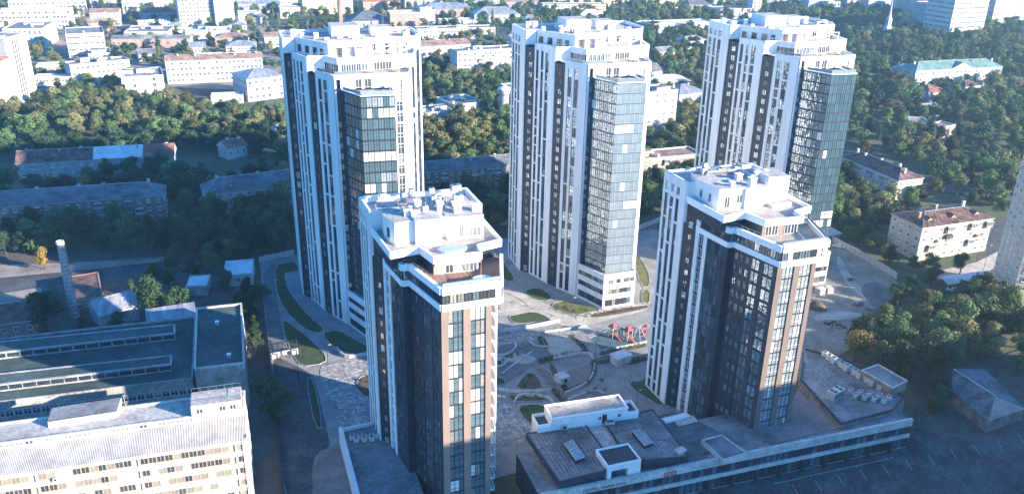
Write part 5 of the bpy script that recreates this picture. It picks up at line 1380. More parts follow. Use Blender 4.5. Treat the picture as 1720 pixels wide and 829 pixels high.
bl('office_building', 'gray-roofed white building with tall window strips left of the dark lawn', (3, 50), (70, 49), 15, 42, 'old_white', roofm='roof_gray', floors=3, cols=8, scols=10, wh=3.2, ww=1.4, seed=40, clutter=3)
bl('apartment_house', 'long white five-storey building nearest the gray-roofed one, upper left', (-20, 19), (117, 17), 16, 14, 'old_white', roofm='roof_white', floors=4, cols=22, seed=41, clutter=4, ww=2, wh=2)
bl('apartment_house', 'long white building at the top left edge of the picture', (13, 4), (142, 1), 15, 14, 'old_white', roofm='roof_white', floors=4, cols=20, seed=42, clutter=3, ww=2, wh=2)
bl('workshop_row', 'long low pink-walled workshop with a gray roof', (186, 66), (318, 65), 7, 13, 'pink_wall', roofm='roof_gray', roof='gable', rh=2, floors=1, cols=16, seed=43, ww=1.8, wh=2.6)
bl('factory_hall', 'gray sawtooth factory roof behind the pink-walled workshop', (208, 55), (282, 54), 8, 34, 'gray_wall', roofm='roof_gray', floors=1, cols=8, seed=44, clutter=6)
bl('factory_hall', 'low white-roofed factory wing right of the gray sawtooth roof', (311, 55), (386, 53), 7, 26, 'old_white', roofm='roof_white', floors=1, cols=8, seed=45, clutter=5)
bl('pavilion', 'white hip-roofed pavilion above the red-brown roof', (379, 78), (429, 77), 8, 16, 'old_white', roofm='roof_metal', roof='hip', rh=3, floors=2, cols=8, seed=46)
bl('pavilion', 'low cream flat-roofed pavilion below the hip-roofed one', (378, 94), (438, 92), 5, 10, 'yellow_wall', roofm='roof_white', floors=1, cols=6, seed=47)
bl('cottage', 'rust-roofed low house near the top left trees', (361, 64), (416, 63), 6, 16, 'pink_wall', roofm='roof_rust', roof='hip', rh=3, floors=1, cols=8, seed=48)
bl('cottage', 'small white house left of the tall tower roof', (444, 63), (468, 62), 9, 12, 'old_white', roofm='roof_rust', roof='gable', rh=3, floors=2, cols=3, seed=49)
bl('apartment_tower', 'tall pale slab building with square windows at the top left', (296, -8), (356, -10), 30, 16, 'gray_wall', roofm='roof_gray', floors=9, cols=10, seed=50, ww=1.8, wh=1.8, cat='apartment tower')
bl('apartment_tower', 'tall white slab building beside the pale one with square windows', (357, -11), (390, -12), 31, 20, 'old_white', roofm='roof_gray', floors=9, cols=3, seed=51, ww=1.4, wh=1.5, cat='apartment tower')
bl('apartment_house', 'long pink and gray house with a red roof at the top', (235, 22), (296, 21), 10, 14, 'gray_wall', roofm='roof_red', roof='hip', rh=4, floors=2, cols=12, seed=52, ww=1.6, wh=2)
bl('cottage', 'red-roofed house at the left of the pink and gray one', (204, 27), (236, 27), 5, 16, 'pink_wall', roofm='roof_red', roof='hip', rh=4, floors=1, cols=5, seed=53)
bl('apartment_house', 'cream apartment block behind the left tall tower, at the top', (508, -2), (592, -4), 16, 14, 'yellow_wall', roofm='roof_white', floors=5, cols=14, seed=54, ww=1.6, wh=1.6)
bl('factory_hall', 'gray hipped factory roof behind the left tall tower', (590, 36), (655, 34), 9, 36, 'gray_wall', roofm='roof_slate', roof='hip', rh=7, floors=1, cols=8, seed=55)
bl('factory_building', 'white block with an orange middle section behind the left tall tower', (655, 23), (706, 22), 16, 18, 'pink_wall', roofm='roof_white', floors=3, cols=4, seed=56)
bl('factory_building', 'narrow white stair block beside the white and orange block', (706, 17), (731, 17), 18, 16, 'old_white', roofm='roof_white', floors=4, cols=2, seed=57)
bl('factory_hall', 'wide gray gabled roofs at the top middle', (706, 17), (797, 15), 8, 30, 'pink_wall', roofm='roof_metal', roof='hip', rh=5, floors=1, cols=10, seed=58)
bl('villa', 'white hip-roofed villa with a porch at the top middle', (797, 25), (874, 24), 8, 24, 'old_white', roofm='roof_metal', roof='hip', rh=6, floors=1, cols=10, seed=59, wh=2.6, ww=1.6)
bl('school', 'long white building with rows of windows behind the tall towers', (700, 50), (832, 47), 9, 15, 'old_white', roofm='roof_gray', floors=2, cols=26, seed=60, wh=2, ww=1.4, clutter=5)
bl('school', 'long white house with a brown roof right of the left tall tower', (690, 80), (790, 74), 10, 18, 'old_white', roofm='roof_rust', roof='gable', rh=3, floors=2, cols=14, seed=61, wh=2, ww=1.5, chim=2)
bl('apartment_house', 'white five-storey house between the left and middle tall towers', (768, 88), (870, 82), 19, 14, 'old_white', roofm='roof_gray', floors=5, cols=12, seed=62, clutter=4, balc=5, ww=1.6, wh=1.8)
bl('clinic', 'low white terraced building below the five-storey house', (706, 192), (762, 187), 9, 16, 'old_white', roofm='roof_gray', floors=2, cols=5, seed=63, clutter=7)
bl('clinic', 'white flat-roofed wing with a stepped roof beside the terraced building', (762, 178), (812, 172), 8, 22, 'old_white', roofm='roof_gray', floors=2, cols=4, seed=64, clutter=4)
wt = thing('water_tower', 'round pale brick water tower with a white conical cap', 'water tower', (*at(846, 200), 0))
mb = MB(); mb.lathe((0, 0), [(3.0, 0), (2.8, 14), (3.4, 15.2), (3.4, 17)], 'chimney_brick', 20); mb.build('shaft', wt)
mb = MB(); mb.lathe((0, 0), [(3.9, 17), (3.6, 18), (.2, 19.6)], 'roof_white', 20); mb.build('cap', wt)
ch2 = thing('factory_chimney', 'tall slim brick chimney behind the left tall tower roof', 'chimney', (*at(573, 55), 0))
mb = MB(); mb.lathe((0, 0), [(2.4, 0), (1.7, 38), (1.9, 38.2), (1.9, 39), (1.4, 39)], 'red_brick', 16); mb.build('shaft', ch2)
# between middle and right towers
bl('factory_hall', 'long white ribbed warehouse behind the middle tall tower', (1098, 42), (1200, 38), 9, 22, 'old_white', roofm='roof_white', floors=1, cols=0, scols=0, vertical=False, seed=65)
bl('factory_hall', 'gray end block of the white ribbed warehouse', (1066, 38), (1097, 42), 9, 20, 'gray_wall', roofm='roof_gray', floors=1, cols=2, seed=66)
bl('cottage', 'bluish-white house among trees behind the right tall tower', (1150, 70), (1186, 66), 7, 12, 'old_white', roofm='roof_metal', roof='hip', rh=3, floors=2, cols=6, seed=67)
bl('villa', 'low building with a white roof behind the middle tall tower', (1086, 138), (1160, 136), 6, 18, 'gray_wall', roofm='roof_white', roof='hip', rh=3, floors=1, cols=8, seed=68)
bl('cottage', 'dark-roofed house among trees right of the middle tall tower', (1090, 122), (1114, 118), 6, 14, 'gray_wall', roofm='roof_slate', roof='gable', rh=4, floors=1, cols=4, seed=69)
bl('apartment_house', 'white seven-storey house right beside the middle tall tower', (1070, 158), (1139, 152), 24, 16, 'old_white', roofm='roof_gray', floors=7, cols=5, seed=70, clutter=8, ww=1.3, wh=1.5, balc=6)
bl('apartment_house', 'shaded gray-roofed house between middle and right tall towers', (1141, 160), (1186, 154), 11, 18, 'gray_wall', roofm='roof_metal', roof='hip', rh=4, floors=3, cols=6, seed=71, chim=2)
bl('apartment_house', 'pink house with a flat brown roof between middle and right tall towers', (1070, 270), (1180, 260), 9, 13, 'pink_wall', roofm='roof_rust', roof='flat', floors=3, cols=10, seed=72, parts=True, balc=5, clutter=6)
# top right
HS = bl('hospital', 'long white hospital with a green roof and pediment in the park', (1539, 119), (1684, 112), 13, 16, 'old_white', roofm='roof_green', roof='hip', rh=4.5, floors=3, cols=22, seed=73, ww=1.5, wh=1.9, chim=8)
bl('hospital_wing', 'shaded gray wing with a dark green roof left of the hospital', (1497, 118), (1539, 122), 10, 16, 'gray_wall', roofm='roof_green', roof='hip', rh=4, floors=3, cols=7, seed=74, chim=2)
bl('cottage', 'house with a red-brown roof in front of the hospital', (1562, 157), (1592, 153), 6, 16, 'old_white', roofm='roof_red', roof='hip', rh=3.5, floors=1, cols=5, seed=75)
bl('cottage', 'dark-roofed house left of the red-brown roof', (1536, 164), (1560, 168), 6, 14, 'gray_wall', roofm='roof_slate', roof='hip', rh=3.5, floors=1, cols=4, seed=76)
bl('villa', 'small portico house with a brown roof in front of the hospital', (1622, 146), (1650, 143), 8, 12, 'old_white', roofm='roof_brown', roof='hip', rh=2.6, floors=2, cols=6, seed=77)
bl('ruin', 'pale roofless ruin among trees at the right', (1530, 207), (1562, 209), 6, 14, 'pink_wall', roofm='dirt', roof='flat', floors=1, cols=3, seed=78)
bl('ruin', 'small pink brick hut with three openings beside the roofless ruin', (1582, 215), (1605, 211), 6, 9, 'pink_wall', roofm='roof_rust', roof='flat', floors=1, cols=3, seed=79, glass=('charcoal',), ww=1.6, wh=2.0)
for spec in (('office_tower', 'wide white office slab with dark window bands at the top right', (1610, -22), (1668, -24), 48, 30, 'old_white', dict(floors=11, cols=1, ribbon=True, wh=1.8)),
             ('office_tower', 'gray-blue residential block at the upper right corner', (1678, -20), (1760, -24), 40, 24, 'gray_wall', dict(floors=12, cols=14)),
             ('office_block', 'gray office block left of the wide white office slab', (1566, 8), (1600, 7), 26, 22, 'gray_wall', dict(floors=6, cols=8)),
             ('office_block', 'pink stair tower between the gray block and the white office slab', (1600, 12), (1616, 11), 24, 14, 'pink_wall', dict(floors=6, cols=2)),
             ('apartment_tower', 'gray high-rise left of the church', (1534, -12), (1552, -13), 30, 18, 'gray_wall', dict(floors=9, cols=4)),
             ('apartment_tower', 'white high-rise behind the church dome', (1556, -8), (1572, -8), 26, 16, 'old_white', dict(floors=8, cols=3)),
             ('apartment_house', 'white wide block at the top right behind the bell tower', (1510, 0), (1532, 0), 16, 14, 'old_white', dict(floors=4, cols=5)),
             ('apartment_house', 'blue-gray banded block at the top edge left of the bell tower', (1460, 0), (1508, -2), 14, 14, 'blue_wall', dict(floors=4, cols=10)),
             ('stadium_stand', 'white building with a gray glazed roof at the top, behind the right tall tower', (1204, 16), (1268, 15), 8, 22, 'old_white', dict(floors=1, cols=12, roofm='roof_gray')),
             ('apartment_house', 'white stair block at the end of the gray glazed roof', (1265, 2), (1280, 2), 16, 14, 'old_white', dict(floors=4, cols=2)),
             ('apartment_house', 'white row of low houses behind the right tall tower', (1230, 24), (1268, 23), 6, 10, 'old_white', dict(floors=1, cols=8)),
             ('apartment_house', 'pale apartment block at the top edge behind the middle tall tower', (1086, 0), (1140, -1), 10, 14, 'yellow_wall', dict(floors=3, cols=12)),
             ('apartment_house', 'long cream house behind trees at the top middle', (912, 8), (1018, 8), 10, 14, 'yellow_wall', dict(floors=3, cols=18)),
             ('villa', 'bluish-white house with two roofs above the middle tall tower', (974, 25), (1020, 24), 7, 22, 'gray_wall', dict(floors=1, cols=6, roof='hip', roofm='roof_white', rh=4)),
             ('apartment_house', 'white house at the top right corner of the park', (1392, 4), (1412, 4), 12, 12, 'old_white', dict(floors=3, cols=4)),
             ('apartment_house', 'low white house below the one at the park corner', (1402, 14), (1422, 14), 8, 12, 'old_white', dict(floors=2, cols=4)),
             ('apartment_house', 'blue-gray apartment slab at the top edge in the park', (1360, -4), (1392, -5), 16, 14, 'blue_wall', dict(floors=5, cols=8)),
             ('apartment_house', 'pale roofed block at the top between slab and tall tower', (400, 8), (470, 6), 9, 16, 'gray_wall', dict(floors=2, cols=12, roof='gable', roofm='roof_metal')),
             ('apartment_house', 'pale house with a red roof at the top edge', (610, 4), (672, 2), 9, 14, 'pink_wall', dict(floors=2, cols=8, roof='gable', roofm='roof_red')),
             ('apartment_house', 'pale long house at the top edge right of the gray gabled roofs', (850, 4), (905, 3), 9, 14, 'gray_wall', dict(floors=2, cols=10, roof='gable', roofm='roof_rust')),
             ('apartment_house', 'white house at the top edge above the dark lawn', (150, 0), (200, -1), 10, 14, 'old_white', dict(floors=3, cols=8)),
             ('apartment_house', 'pale block at the top edge behind the right warehouse', (1150, 8), (1196, 8), 8, 16, 'gray_wall', dict(floors=2, cols=8, roof='hip', roofm='roof_slate', rh=4)),
             ('terrace_house', 'white low roofs at the right edge beyond the park', (1690, 30), (1740, 29), 6, 14, 'old_white', dict(floors=1, cols=8, roofm='roof_white'))):
    nm, lb_, p0_, p1_, h_, dp_, wl_, kw_ = spec
    kw_.setdefault('roofm', 'roof_gray'); kw_.setdefault('ww', 1.7); kw_.setdefault('wh', 1.8)
    bl(nm, lb_, p0_, p1_, h_, dp_, wl_, seed=hash(lb_) % 7 + 90, **kw_)
for spec in (('cottage', 'pale gabled house among trees right of the pink-walled workshop', (318, 80), (345, 79), 6, 12, 'old_white', dict(floors=1, cols=4, roof='gable', roofm='roof_metal')),
             ('cottage', 'gray-roofed shed below the pink-walled workshop', (232, 92), (262, 90), 5, 10, 'gray_wall', dict(floors=1, cols=4, roof='gable', roofm='roof_slate')),
             ('cottage', 'small house between the gray sawtooth roof and the pale slab', (286, 46), (306, 45), 6, 14, 'old_white', dict(floors=1, cols=3, roof='gable', roofm='roof_metal')),
             ('cottage', 'small pale house right of the white factory wing', (392, 44), (414, 43), 7, 12, 'yellow_wall', dict(floors=2, cols=3, roof='hip', roofm='roof_metal')),
             ('cottage', 'white house with a gray roof at the right of the top left trees', (424, 30), (450, 29), 7, 14, 'old_white', dict(floors=2, cols=4, roof='hip', roofm='roof_slate')),
             ('villa', 'long rust-roofed house at the left edge of the upper wood', (148, 40), (182, 38), 7, 12, 'pink_wall', dict(floors=2, cols=6, roof='gable', roofm='roof_rust')),
             ('cottage', 'white house half hidden below the right warehouse', (1108, 88), (1134, 86), 6, 12, 'old_white', dict(floors=2, cols=4, roof='gable', roofm='roof_metal')),
             ('apartment_house', 'pale house at the top edge left of the cream apartment block', (470, 14), (504, 13), 10, 14, 'old_white', dict(floors=3, cols=6, roofm='roof_gray')),
             ('apartment_house', 'white block right of the water tower, half behind the middle tower', (856, 150), (880, 148), 10, 14, 'old_white', dict(floors=3, cols=4, roofm='roof_gray')),
             ('villa', 'bluish gray villa behind the white villa with a porch', (880, 34), (908, 33), 7, 14, 'gray_wall', dict(floors=1, cols=4, roof='hip', roofm='roof_metal', rh=4)),
             ('apartment_house', 'white house above the blue-gray banded block', (1424, 0), (1452, -1), 10, 14, 'old_white', dict(floors=3, cols=6)),
             ('cottage', 'low blue-roofed house in the park wood left of the hospital wing', (1452, 132), (1474, 134), 5, 10, 'gray_wall', dict(floors=1, cols=3, roof='hip', roofm='roof_metal')),
             ('cottage', 'pale roof among the trees below the red-brown roofed house', (1556, 186), (1580, 184), 5, 10, 'gray_wall', dict(floors=1, cols=3, roof='gable', roofm='roof_metal'))):
    nm, lb_, p0_, p1_, h_, dp_, wl_, kw_ = spec
    kw_.setdefault('roofm', 'roof_gray'); kw_.setdefault('ww', 1.5); kw_.setdefault('wh', 1.7)
    bl(nm, lb_, p0_, p1_, h_, dp_, wl_, seed=len(lb_), **kw_)
for spec in (('factory_hall', 'wide flat gray roof left of the pink-walled workshop', (148, 92), (186, 90), 6, 26, 'gray_wall', dict(floors=1, cols=6, clutter=3)),
             ('factory_hall', 'pale flat roof above the sawtooth factory roof', (232, 40), (286, 38), 7, 20, 'old_white', dict(floors=1, cols=8, clutter=4, roofm='roof_white')),
             ('school', 'long white three-storey house between the pavilion and the hipped house', (330, 96), (378, 94), 11, 12, 'old_white', dict(floors=3, cols=8)),
             ('apartment_house', 'white four-storey house at the left edge above the white slab', (-20, 40), (4, 39), 14, 14, 'old_white', dict(floors=4, cols=4)),
             ('apartment_house', 'pale apartment row right of the long top left building', (150, 22), (200, 21), 12, 13, 'old_white', dict(floors=4, cols=10, roof='gable', roofm='roof_rust')),
             ('garage_row', 'row of low pale garages behind the link building', (60, 112), (112, 110), 4, 12, 'gray_wall', dict(floors=1, cols=8, roofm='roof_white')),
             ('apartment_house', 'white house with a rust roof behind the five-storey house', (860, 66), (900, 64), 10, 12, 'old_white', dict(floors=3, cols=6, roof='gable', roofm='roof_rust')),
             ('factory_hall', 'pale flat hall behind the school with rows of windows', (740, 36), (796, 35), 7, 16, 'old_white', dict(floors=1, cols=8, roofm='roof_white', clutter=3)),
             ('apartment_house', 'white house above the white factory wing at the top', (400, 22), (436, 21), 11, 12, 'old_white', dict(floors=3, cols=6)),
             ('apartment_house', 'cream house at the top edge right of the tall white slab', (392, -2), (430, -3), 14, 12, 'yellow_wall', dict(floors=4, cols=6)),
             ('apartment_house', 'white block at the top edge between cream house and apartment block', (436, -2), (500, -3), 12, 12, 'old_white', dict(floors=4, cols=10)),
             ('apartment_house', 'white row at the top edge right of the cream block', (680, -3), (760, -4), 11, 12, 'old_white', dict(floors=3, cols=12)),
             ('apartment_house', 'pale row at the top edge above the villa with a porch', (780, -3), (840, -4), 11, 12, 'gray_wall', dict(floors=3, cols=10)),
             ('apartment_house', 'cream row at the top edge above the long cream house', (930, -5), (1060, -7), 12, 12, 'yellow_wall', dict(floors=4, cols=18)),
             ('apartment_house', 'white slab at the top edge above the glazed roof', (1200, -8), (1260, -9), 14, 12, 'old_white', dict(floors=4, cols=10)),
             ('apartment_house', 'bluish slab at the top edge left of the park corner', (1290, -6), (1350, -7), 14, 12, 'gray_wall', dict(floors=4, cols=10)),
             ('apartment_house', 'pale row at the top left edge behind the square-windowed slab', (204, 4), (290, 2), 11, 12, 'old_white', dict(floors=3, cols=14))):
    nm, lb_, p0_, p1_, h_, dp_, wl_, kw_ = spec
    kw_.setdefault('roofm', 'roof_gray'); kw_.setdefault('ww', 1.5); kw_.setdefault('wh', 1.7)
    bl(nm, lb_, p0_, p1_, h_, dp_, wl_, seed=len(lb_) + 3, **kw_)
# vertical dark strips on the white slab building and ribs on the warehouse get their own meshes
f = Face(at(6, 66, 38), at(43, 57, 38)); mb = MB()
for t in (.32, .42, .52): f.box(mb, t * f.L, t * f.L + .9, 4, 36, 0, .06, 'glass_dark')
sl_ = [o for o in COL.objects if o.get('label', '').startswith('white slab building')][0]; mb.build('window_strip', sl_)
f = Face(at(1098, 42, 9), at(1200, 38, 9)); mb = MB()
for k in range(18): f.box(mb, (k + .5) / 18 * f.L - .3, (k + .5) / 18 * f.L + .3, .2, 8.6, 0, .35, 'old_white')
sl_ = [o for o in COL.objects if o.get('label', '').startswith('long white ribbed')][0]; mb.build('pilaster', sl_)
# church and bell tower
cc = at(1522, 55); CHH = thing('church', 'small white church with a pale rust dome in the park', 'church', (*cc, 0))
mb = MB(); mb.lathe((0, 0), [(8, 0), (8, 9)], 'old_white', 20); mb.build('wall', CHH)
mb = MB(); mb.lathe((0, 0), [(8.6, 9), (8.2, 10), (6.4, 13.2), (3.6, 15.4), (1.2, 16.2), (1.0, 18.5), (1.3, 19.2), (.1, 21.5)], 'roof_rust', 20); mb.build('dome', CHH)
mb = MB()
for k in range(16): a = 2 * pi * k / 16; mb.obox((8.02 * cos(a), 8.02 * sin(a)), a, .2, 1.2, 2.5, 6.8, 'window_glass')
mb.build('window', CHH, kind='stuff')
bt = at(1487, 68); BT = thing('bell_tower', 'slender white bell tower with a needle spire in the park', 'bell tower', (*bt, 0))
mb = MB(); mb.box(-2.4, 2.4, -2.4, 2.4, 0, 12, 'old_white'); mb.box(-1.9, 1.9, -1.9, 1.9, 12, 20, 'old_white'); mb.box(-2.7, 2.7, -2.7, 2.7, 11.8, 12.2, 'white_trim'); mb.build('shaft', BT)
mb = MB(); mb.lathe((0, 0), [(2.0, 20), (1.4, 22), (.9, 23), (.1, 38)], 'roof_white', 10); mb.build('spire', BT)
mb = MB()
for s in (-1, 1): mb.box(-.6, .6, s * 1.92 - .02, s * 1.92 + .02, 14, 18, 'charcoal'); mb.box(s * 1.92 - .02, s * 1.92 + .02, -.6, .6, 14, 18, 'charcoal')
mb.build('belfry_opening', BT)
# hospital pediment
f = Face(at(1539, 119, 13), at(1684, 112, 13)); mb = MB(); z = 13.1
a, b = f.pt(f.L * .40, .3), f.pt(f.L * .64, .3); c = f.pt(f.L * .52, .3); back = f.pt(f.L * .52, -7)
mb.face([(*a, z), (*b, z), (*c, z + 4)], 'old_white'); mb.face([(*b, z), (*back, z + 4), (*c, z + 4)], 'roof_green'); mb.face([(*a, z), (*c, z + 4), (*back, z + 4)], 'roof_green'); mb.build('pediment', HS)
# high-rise slab outside the frame towards the sun, whose shade falls on the parking lot
building('apartment_slab', 'long pale apartment slab beyond the lower right edge, shading the parking lot', (150, 20), (345, 20), 63, 13, 'cream_wall', floors=19, cols=40, cat='apartment slab', sides=False, seed=99)
# ---------------------------------------------------------------- trees
def leaf_mat(name, c1, c2):
    m = bpy.data.materials.new(name); m.use_nodes = True
    n = m.node_tree.nodes; l = m.node_tree.links; b = n['Principled BSDF']
    tc = n.new('ShaderNodeTexCoord'); nz = n.new('ShaderNodeTexNoise'); nz.inputs['Scale'].default_value = .28; nz.inputs['Detail'].default_value = 3
    l.new(tc.outputs['Object'], nz.inputs['Vector'])
    rp = n.new('ShaderNodeValToRGB'); e = rp.color_ramp.elements; e[0].position = .3; e[1].position = .7; e[0].color = (*c2, 1); e[1].color = (*c1, 1)
    l.new(nz.outputs[0], rp.inputs[0])
    oi = n.new('ShaderNodeObjectInfo'); mr = n.new('ShaderNodeMapRange'); mr.inputs[3].default_value = .6; mr.inputs[4].default_value = 1.45
    l.new(oi.outputs['Random'], mr.inputs[0])
    mx = n.new('ShaderNodeMix'); mx.data_type = 'RGBA'; mx.blend_type = 'MULTIPLY'; mx.inputs[0].default_value = 1
    l.new(rp.outputs[0], mx.inputs[6]); l.new(mr.outputs[0], mx.inputs[7])
    l.new(mx.outputs[2], b.inputs['Base Color']); b.inputs['Roughness'].default_value = .75; b.inputs['Specular IOR Level'].default_value = .25
    tr = n.new('ShaderNodeBsdfTranslucent'); l.new(mx.outputs[2], tr.inputs['Color'])
    ms = n.new('ShaderNodeMixShader'); ms.inputs[0].default_value = .22
    l.new(b.outputs[0], ms.inputs[1]); l.new(tr.outputs[0], ms.inputs[2]); l.new(ms.outputs[0], n['Material Output'].inputs['Surface'])
    MAT[name] = m
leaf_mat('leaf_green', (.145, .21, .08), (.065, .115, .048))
leaf_mat('leaf_dark', (.062, .108, .052), (.028, .056, .032))  # dark green, lowered so the groves' shade sits partly in the leaf colour
leaf_mat('leaf_olive', (.24, .225, .105), (.11, .125, .055))
leaf_mat('leaf_yellow', (.29, .21, .06), (.13, .105, .03))
leaf_mat('leaf_orange', (.25, .13, .045), (.11, .065, .025))
mat('bark', (.10, .075, .055), .95, var=.3, scale=3, stretch=(1, 1, .3))

def crown_mesh(kind, seed, n=2000):
    """leaf-sized faces spread over clumps; unit tree 10 m tall"""
    rng = random.Random(seed); mb = MB(); clumps = []
    if kind == 'broad':
        spread, zlo, zhi, big = rng.uniform(2.4, 3.6), rng.uniform(2.0, 3.6), rng.uniform(7.4, 8.8), rng.uniform(.85, 1.1)
        ox_, oy_ = rng.uniform(-.6, .6), rng.uniform(-.6, .6)
        for k in range(rng.randint(13, 23)):
            a = rng.uniform(0, 2 * pi); r = rng.uniform(.3, spread); z = rng.uniform(zlo, zhi)
            r *= 1 - .45 * max(0, (z - 6) / 3)
            clumps.append((r * cos(a) + ox_ * z / 8, r * sin(a) + oy_ * z / 8, z, rng.uniform(.9, 2.0) * big))
        clumps.append((0, 0, 8.4, 1.3)); ls = (.36, .66)
    elif kind == 'column':
        for k in range(15):
            z = 1.8 + 7.6 * k / 14; r = 1.25 * (1 - abs(z - 5) / 8)
            a = rng.uniform(0, 2 * pi); clumps.append((.5 * cos(a), .5 * sin(a), z, r * rng.uniform(.75, 1.1)))
        ls = (.22, .4)
    elif kind == 'conifer':
        for k in range(14):
            z = 1.0 + 8.4 * k / 13; rr = 2.0 * (1 - k / 14.5)
            for q in range(5):
                a = 2 * pi * q / 5 + k; clumps.append((rr * .6 * cos(a), rr * .6 * sin(a), z, max(.25, rr * .42)))
        ls = (.2, .36)
    else:                                              # shrub
        for k in range(9):
            a = rng.uniform(0, 2 * pi); r = rng.uniform(0, 2.6); clumps.append((r * cos(a), r * sin(a), rng.uniform(1.5, 6.5), rng.uniform(1.4, 2.4)))
        ls = (.35, .6)
    wsum = sum(c[3] ** 2 for c in clumps)
    for c in clumps:
        for k in range(int(n * c[3] ** 2 / wsum)):
            v = Vector((rng.gauss(0, 1), rng.gauss(0, 1), rng.gauss(0, 1))).normalized()
            r = c[3] * (rng.random() ** .33) * rng.uniform(.8, 1.12)
            p = Vector(c[:3]) + Vector((v.x * r, v.y * r, v.z * r * .8))
            nn = (v + Vector((rng.gauss(0, .55), rng.gauss(0, .55), rng.gauss(0, .55) + .25))).normalized()
            t = nn.cross(Vector((rng.gauss(0, 1), rng.gauss(0, 1), rng.gauss(0, 1)))).normalized(); u = nn.cross(t)
            s = rng.uniform(*ls); e = s * rng.uniform(.5, .8)
            mb.face([p - t * s * .6, p - u * e * .5, p + t * s * .7, p + u * e * .5], 'leaf_green')
    return mb.mesh('crown')
def trunk_mesh(kind, seed):
    rng = random.Random(seed); mb = MB()
    if kind in ('broad', 'shrub'):
        mb.tube((0, 0, 0), (.1, .05, 2.4), .26, .19, 'bark', 8); mb.tube((.1, .05, 2.4), (.05, .1, 6), .19, .07, 'bark', 7)
        for k in range(6):
            a = k * 1.05 + rng.uniform(-.3, .3); z = 2.2 + .35 * k; mb.tube((.08, .05, z), (1.9 * cos(a), 1.9 * sin(a), z + 2.2), .11, .03, 'bark', 6)
    else:
        mb.tube((0, 0, 0), (0, 0, 9), .2, .04, 'bark', 8)
        for k in range(8): a = k * 2.4; z = 1.5 + .8 * k; mb.tube((0, 0, z), (.9 * cos(a), .9 * sin(a), z + .5), .05, .015, 'bark', 5)
    return mb.mesh('trunk')
CR = {'broad': [crown_mesh('broad', s, 2200) for s in range(12)], 'column': [crown_mesh('column', 20 + s, 1100) for s in range(2)], 'conifer': [crown_mesh('conifer', 30, 1200)], 'shrub': [crown_mesh('shrub', 40 + s, 500) for s in range(2)]}
TK = {k: trunk_mesh(k, 5) for k in CR}
COLW = {'leaf_green': 'green', 'leaf_dark': 'dark green', 'leaf_olive': 'olive green', 'leaf_yellow': 'golden yellow', 'leaf_orange': 'orange brown'}

# plan outlines of everything a tree must keep clear of
FOOT = []
bpy.context.view_layer.update()
for o in COL.objects:
    if o.type == 'MESH' and o.parent and o.parent.parent is None and o.name.split('.')[0] in ('wall', 'core', 'podium', 'deck', 'roof', 'roof_terrace', 'heap', 'body', 'shaft'):
        co = [o.matrix_world @ v.co for v in o.data.vertices]
        if len(co) < 8: continue
        pts = sorted(set((round(c.x, 1), round(c.y, 1)) for c in co))
        def half(ps):
            out = []
            for p in ps:
                while len(out) > 1 and (out[-1][0] - out[-2][0]) * (p[1] - out[-2][1]) - (out[-1][1] - out[-2][1]) * (p[0] - out[-2][0]) <= 0: out.pop()
                out.append(p)
            return out
        hull = half(pts)[:-1] + half(pts[::-1])[:-1]
        FOOT.append(hull)
def inside(p, poly, grow=0.0):
    n = len(poly); c = True
    for i in range(n):
        a, b = poly[i], poly[(i + 1) % n]; dx, dy = b[0] - a[0], b[1] - a[1]; L = math.hypot(dx, dy) or 1
        if (dx * (p[1] - a[1]) - dy * (p[0] - a[0])) / L < -grow: return False
    return True
def pip(p, poly):
    c = False; n = len(poly); j = n - 1
    for i in range(n):
        if (poly[i][1] > p[1]) != (poly[j][1] > p[1]) and p[0] < (poly[j][0] - poly[i][0]) * (p[1] - poly[i][1]) / (poly[j][1] - poly[i][1]) + poly[i][0]: c = not c
        j = i
    return c
BB = [(min(x for x, y in h), max(x for x, y in h), min(y for x, y in h), max(y for x, y in h)) for h in FOOT]
def clear(p, r):
    for h, b in zip(FOOT, BB):
        if b[0] - r < p[0] < b[1] + r and b[2] - r < p[1] < b[3] + r and inside(p, h, r): return False
    return True
TREES = []                                             # x, y, height, kind, material, zone phrase
CELL = {}
def far_enough(x, y, d):
    cx, cy = int(x // 8), int(y // 8); k = int(d // 8) + 1
    for i in range(cx - k, cx + k + 1):
        for j in range(cy - k, cy + k + 1):
            for (a, b) in CELL.get((i, j), ()):
                if (a - x) ** 2 + (b - y) ** 2 < d * d: return False
    return True
def put(x, y, h, kind, m, zone):
    TREES.append((x, y, h, kind, m, zone)); CELL.setdefault((int(x // 8), int(y // 8)), []).append((x, y))
def zone(px, phrase, spacing, hts, mats, n=4000, kinds=('broad',), keep=2.5, seed=1, fill=1.0):
    rng = random.Random(seed); pts = [at(x, y) for x, y in px]
    x0, x1, y0, y1 = min(p[0] for p in pts), max(p[0] for p in pts), min(p[1] for p in pts), max(p[1] for p in pts)
    st = spacing * .8; cells = []
    gx = x0
    while gx < x1:
        gy = y0
        while gy < y1: cells.append((gx, gy)); gy += st
        gx += st
    rng.shuffle(cells)
    for gx, gy in cells:
        x, y = gx + rng.uniform(0, st), gy + rng.uniform(0, st)
        if not pip((x, y), pts) or not clear((x, y), keep): continue
        if not far_enough(x, y, spacing * rng.uniform(.72, 1.15)): continue
        if rng.random() > fill: continue
        put(x, y, rng.uniform(*hts), rng.choice(kinds), rng.choice(mats), phrase)
def one(px, py, h, m, kind='broad', zone_=None): x, y = at(px, py); put(x, y, h, kind, m, zone_)
G_, D_, O_, Y_, N_ = 'leaf_green', 'leaf_dark', 'leaf_olive', 'leaf_yellow', 'leaf_orange'
